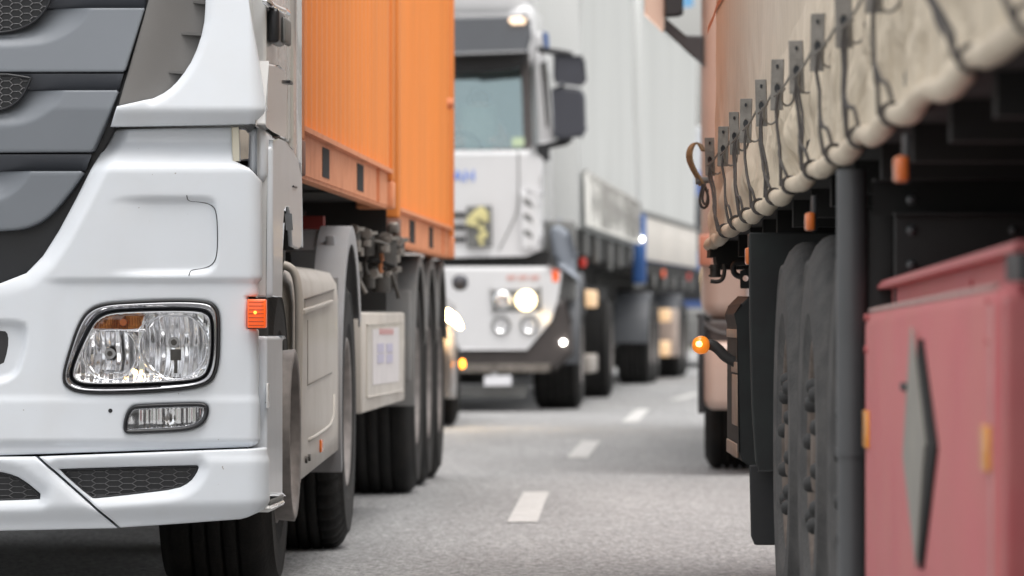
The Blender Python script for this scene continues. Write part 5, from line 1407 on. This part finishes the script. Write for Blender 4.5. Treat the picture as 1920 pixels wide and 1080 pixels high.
hole = [(1398+5.5*math.cos(a), 522+5.5*math.sin(a)) for a in np.linspace(0, 2*math.pi, 20, endpoint=False)]
o_ = resample(bd_, 4); vv, _, ff, *_r = delaunay_2d_cdt([Vector(p) for p in list(o_)+hole], [(i, (i+1) % len(o_)) for i in range(len(o_))]+[(len(o_)+i, len(o_)+(i+1) % 20) for i in range(20)], [], 0, 0.01)
V = np.array([tuple(v) for v in vv]); C = np.array([V[list(f)].mean(0) for f in ff]); mk = inside(C, bd_) & ~inside(C, hole)
q.add([rp(x, y, 18.9) for x, y in V], [f for f, k in zip(ff, mk) if k]); o = q.build('lamp_bracket', black_plastic, rt); md = o.modifiers.new('s', 'SOLIDIFY'); md.thickness = 0.005
# amber side markers under the floor
for (px, y0, y1, w, D) in ((1692.5, 292, 340, 22, 9.9), (1520.5, 398, 432, 16, 13.1), (1403, 464, 496, 8, 16.4)):
    q = MB(); a = rp(px-w/2, y1, D); b_ = rp(px+w/2, y0, D); q.rbox(a[0], b_[0], a[1], a[1]+0.10, a[2], b_[2], r=0.005); o = q.build('side_marker', mat('marker_amber_dull', (0.72, 0.17, 0.03), 0.35, coat=0.5, var=0.15, vscale=20), rt)
    q = MB(); c = rp(px+w/2, y0, D); q.rbox(c[0]-0.004, c[0]+0.006, c[1]+0.01, c[1]+0.11, a[2], b_[2]+0.04, r=0.002); q.build('marker_bracket', black_plastic, o)
# front mudguard post and riveted panels
Dp = 11.66
q = MB(); s_ = F/Dp; cx = (1597-960)/s_; 
ztop, zj = HC+(YH-318)/s_, HC+(YH-850)/s_
q.cyl(loc(cx, Dp, zj), loc(cx, Dp, ztop), 0.031, n=28); q.cyl(loc(cx, Dp, 0.2), loc(cx, Dp, zj-0.004), 0.029, n=28); q.cyl(loc(cx, Dp, zj-0.006), loc(cx, Dp, zj+0.002), 0.0325, n=28)
q.build('guard_post', mat('post_plastic', (0.085, 0.088, 0.092), 0.45, var=0.12), rt)
panel_m = mat('panel_black', (0.020, 0.0205, 0.021), 0.6, var=0.25, vscale=3, dirt=(0.05, 0.048, 0.045), damt=0.5, dscale=6)
q = MB(); q.rbox(*[v for pr in zip(rp(1625, 1200, Dp)[:1]+(rp(1625, 0, Dp)[1],)+(0.2,), rp(1676, 0, Dp)[:1]+(rp(0, 0, Dp)[1]+0.03,)+(HC+(YH-392)/s_,)) for v in pr], r=0.006); q.build('mudguard_wall', panel_m, rt)
D3 = 11.5
p3 = rprism('riveted_panel', [(1677,402),(2400,402),(2400,900),(1677,900)], D3, 0.02, panel_m, bev=0.004)
rprism('upper_panel', [(1640,340),(2400,330),(2400,400),(1640,400)], D3+0.05, 0.02, black_matt, bev=0.004)
rprism('panel_ledge', [(1677,398),(2400,398),(2400,404),(1677,404)], D3-0.03, 0.05, panel_m, bev=0.002)
rprism('panel_ledge', [(1640,334),(2400,326),(2400,331),(1640,339)], D3-0.03, 0.08, black_matt, bev=0.002)
for x, y in ((1709, 432), (1709, 497), (1900, 432), (1709, 375)):
    q = MB(); q.lathe([(-0.010, 0.0), (-0.009, 0.006), (-0.004, 0.010), (0.002, 0.011)], (0, 0, 0), 16, out=-1); o = q.build('rivet', MATS['post_plastic'], p3); o.location = rp(x, y, D3-0.001); o.rotation_euler = (0, 0, math.radians(90))
# red equipment box ---------------------------------------------------------
bD0, bD1 = 8.33, 11.33
XB = 0.700
zt = lambda D: 0.896+0.0115*(11.33-D)
q = MB()
vs = []
def sect(D, dx, dz): return [(XB+dx, D, 0.30), (XB+dx, D, zt(D)-0.035+dz), (XB+dx+0.006, D, zt(D)-0.012+dz), (XB+dx+0.022, D, zt(D)+dz), (XB+0.07, D, zt(D)+0.002+dz), (XB+0.07, D, 0.30)]
secs = [sect(bD0, 0.02, -0.012), sect(bD0+0.012, 0.006, -0.004), sect(bD0+0.04, 0, 0), sect(bD1-0.03, 0, 0), sect(bD1-0.006, 0.003, -0.003), sect(bD1, 0.012, -0.01)]
P_ = 6; vs = [loc(*p) for s in secs for p in s]
q.add(vs, [(i*P_+j, i*P_+(j+1) % P_, (i+1)*P_+(j+1) % P_, (i+1)*P_+j) for i in range(5) for j in range(P_)], True); q.add(vs[:6], [tuple(range(6))]); q.add(vs[-6:], [tuple(range(6))])
rbx = q.build('equipment_box', red_paint, rt); rbx.modifiers.new('e', 'EDGE_SPLIT').split_angle = math.radians(50)
q = MB(); q.tube([loc(XB+0.012, D, zt(D)-0.004) for D in np.linspace(bD1-0.02, bD0+0.05, 8)], 0.006, 8); q.build('worn_edge', mat('worn_edge', (0.42, 0.27, 0.25), 0.6, var=0.25, vscale=12), rbx)
q = MB(); q.tube([loc(XB+0.006, bD0+0.03, z) for z in np.linspace(0.32, zt(bD0)-0.03, 5)], 0.006, 8); q.build('worn_edge', MATS['worn_edge'], rbx)
q = MB(); rb_(q, XB+0.072, 1.35, bD0+0.06, bD1-0.05, 0.20, 0.78); q.build('box_body', red_paint, rbx, bevel=0.008)
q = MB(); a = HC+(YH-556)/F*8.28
vs = loc(XB+0.012, 8.24, a); q.rbox(XB-0.70+0.014, 0.7, 8.24-5.6, 8.385-5.6, 0.2, a, r=0.008); q.build('end_plate', mat('red_end_shaded', (0.36, 0.065, 0.07), 0.4, var=0.06, dirt=(0.45, 0.2, 0.17), damt=0.3, dscale=4), rbx)  # shade of the camera-facing end put into a darker red
# raised lid with folded flange above the box
def zpx(px, py, X): D = X*F/(px-960); return D, HC+(YH-py)/F*D
XL = 0.775
q = MB(); Da = XL*F/(1672-960); Db = 8.6
for (X0_, X1_, dz0, dz1) in ((XL, XL+0.5, 0, 0.052),):
    vs = []
    for D in (Da, Db):
        z = zt(D); vs += [loc(X0_, D, z-0.05), loc(X1_, D, z-0.05), loc(X1_, D, z+dz1+0.002*(Da-D)), loc(X0_, D, z+dz1+0.002*(Da-D))]
    q.add(vs, [(0, 1, 2, 3), (7, 6, 5, 4), (0, 3, 7, 4), (1, 5, 6, 2), (3, 2, 6, 7), (0, 4, 5, 1)])
ld = q.build('lid', red_paint, rbx, bevel=0.004)
q = MB(); vs = []
for D in (Da+0.12, Db-0.1):
    z = zt(D)+0.054+0.002*(Da-D); vs += [loc(XL-0.028, D, z-0.010), loc(XL+0.52, D, z+0.002), loc(XL+0.52, D, z+0.012), loc(XL-0.02, D, z+0.008), loc(XL-0.03, D, z-0.004)]
q.add(vs, [(0, 1, 2, 3, 4), (9, 8, 7, 6, 5)] + [(i, 5+i, 5+(i+1) % 5, (i+1) % 5) for i in range(5)]); q.build('lid_flange', red_paint, ld, bevel=0.002)
q = MB(); D = 9.6; q.rbox(XL-0.70-0.006, XL-0.70+0.004, D-5.6-0.012, D-5.6+0.012, zt(D)+0.012, zt(D)+0.03, r=0.002); q.build('lid_latch', red_paint, ld)
q = MB(); rb_(q, 0.735, 0.85, 8.25, 8.5, 0.935, 0.975, False); q.build('rubber_stop', black_plastic, rbx)
# diamond placard
dm_ = [(1707,613),(1733,833),(1716,1066),(1692,854)]
def pl_pt(px, py, X): D = X*F/(px-960); return loc(X, D, HC+(YH-py)/F*D)
q = MB(); A = [pl_pt(x, y, XB-0.012) for x, y in dm_]; B = [(p[0]+0.004, p[1], p[2]) for p in A]
q.add(A, [(0, 1, 2, 3)]); q.add(B, [(3, 2, 1, 0)]); 
for i in range(4): j = (i+1) % 4; q.add([A[i], B[i], B[j], A[j]], [(0, 1, 2, 3)])
pc = q.build('placard', plate_grey, rbx)
q = MB(); A = [(p[0]+0.0045, p[1]+ (0 if k != 1 else -0.16), p[2]) for k, p in enumerate(A)]; A[0] = (A[0][0], A[0][1]-0.15, A[0][2]-0.02); A[2] = (A[2][0], A[2][1]-0.04, A[2][2]); B = [(p[0]+0.0075, p[1], p[2]) for p in A]
q.add(A, [(0, 1, 2, 3)]); q.add(B, [(3, 2, 1, 0)])
for i in range(4): j = (i+1) % 4; q.add([A[i], B[i], B[j], A[j]], [(0, 1, 2, 3)])
q.build('placard_holder_shadow', MATS['shade_black'], pc)  # black holder, widened to stand for the placard's shadow beside it
q = MB(); a = pl_pt(1697, 725, XB); q.rbox(a[0]-0.006, a[0]+0.002, a[1]-0.06, a[1]+0.05, a[2]-0.007, a[2]+0.007, r=0.002); q.build('latch', black_plastic, rbx)
ram = mat('box_reflector', (0.80, 0.30, 0.012), 0.35, coat=0.5, var=0.1)
q = MB(); a = pl_pt(1622, 838, XB); b_ = pl_pt(1628, 770, XB); q.rbox(a[0]-0.006, a[0]+0.004, a[1]-0.14, a[1]-0.01, a[2], b_[2]-0.0, r=0.002); q.build('box_reflector', ram, rbx)
q = MB(); a = pl_pt(1852, 883, XB); b_ = pl_pt(1852, 798, XB); q.rbox(a[0]-0.006, a[0]+0.004, a[1]-0.04, a[1]+0.07, a[2], b_[2], r=0.002); q.build('box_reflector', ram, rbx)
for y in (595, 655):
    q = MB(); a = pl_pt(1623, y, XB-0.002); q.cyl((a[0]-0.004, a[1]-0.02, a[2]), (a[0]+0.006, a[1]-0.02, a[2]), 0.007, n=10); q.build('hinge_bolt', red_paint, rbx)
for y in (565, 640):
    q = MB(); a = pl_pt(1851, y, XB-0.002); q.cyl((a[0]-0.003, a[1], a[2]), (a[0]+0.006, a[1], a[2]), 0.004, n=10); q.build('hinge_bolt', red_paint, rbx)

# ================================================================== TAN TRUCK BEHIND THE CURTAIN TRAILER
TF = Frame(1.035, 31.3, -0.0)
TF = Frame(1.035, 31.3, 0.035)
tt = TF.root('truck'); tag(tt, 'tan truck tucked behind the cream curtain trailer, showing its mirror and front wheel', 'truck')
def tp(px, py, v=0.0): p = TF.front(px, py, v); return p
def fl(p): return (p[0], p[1], p[2])
tz = lambda py, v=0: TF.front(1310, py, v)[2]
# body to the right of its flank (x>0 here means away from the gap)
q = MB(); q.rbox(0.0, 2.5, 0.0, 2.2, tz(600), 3.6, r=0.10, seg=4); tcab = q.build('cab', tan_paint, tt)
q = MB(); q.rbox(0.015, 2.48, -0.10, 0.6, tz(768), tz(640), r=0.06, seg=4); q.build('bumper', tan_paint, tt)
q = MB(); q.rbox(0.04, 2.44, -0.04, 0.5, tz(655), tz(600), r=0.02); q.build('bumper_band', dark_brown, tt)
q = MB(); q.tube([tp(x, y, -0.03) for x, y in chaikin([(1310,588),(1318,606),(1335,620),(1362,628),(1400,632)], 2, closed=False)], 0.016, 8); q.build('trim_strip', dark_brown, tt)
q = MB(); q.rbox(-0.015, 0.02, -0.06, 0.0, tz(775), tz(588), r=0.008); q.build('edge_trim', black_plastic, tt)
q = MB(); q.rbox(0.25, 0.7, -0.06, 0.05, tz(600), tz(480), r=0.03); q.build('headlamp', mat('lamp_pale', (0.6, 0.6, 0.62), 0.2, metal=0.3, coat=1.0), tt)
q = MB(); q.rbox(0.25, 2.25, -0.02, 0.03, 2.0, 3.0, r=0.03); q.build('windscreen', visor_m, tt)
q = MB(); q.rbox(-0.01, 0.06, -0.012, 0.2, 1.15, 1.32, r=0.01); q.build('side_repeater', mat('orange_decal', (0.42, 0.16, 0.10), 0.5), tt)
q = MB(); q.rbox(0.02, 2.48, 2.3, 13, 1.2, 3.9, r=0.05); q.build('cargo_body', tan_paint, tt)
q = MB(); q.box(0.5, 2.0, 0.2, 12, 0.5, 1.1); q.build('chassis', black_matt, tt)
make_wheel(tt, (0.03, 1.4, 0.51), 0.51, 0.33, -1, rim_grey, rubber); make_wheel(tt, (2.47, 1.4, 0.51), 0.51, 0.33, 1, rim_grey, rubber)
make_wheel(tt, (0.03, 6.4, 0.51), 0.51, 0.33, -1, rim_grey, rubber); make_wheel(tt, (2.47, 6.4, 0.51), 0.51, 0.33, 1, rim_grey, rubber)
# mirror with its arm
q = MB(); q.prism([(1210,-60),(1248,-60),(1246,56),(1241,60),(1208,28)], lambda x, y, t_: fl(tp(x, y, 0.0+t_)), 0.18); mr_ = q.build('mirror', mat('mirror_tan', (0.62, 0.46, 0.37), 0.35, coat=0.6), tt, bevel=0.02)
q = MB(); q.prism([(1246,-60),(1281,-60),(1278,25),(1272,28),(1246,30)], lambda x, y, t_: fl(tp(x, y, -0.04+t_)), 0.20); q.build('mirror_back', black_plastic, mr_, bevel=0.01)
q = MB(); q.prism([(1246,36),(1285,66),(1318,67),(1318,124),(1302,110),(1244,56)], lambda x, y, t_: fl(tp(x, y, 0.02+t_)), 0.10); q.build('mirror_arm', mat('arm_grey', (0.035, 0.033, 0.035), 0.5, var=0.1), tt, bevel=0.01)
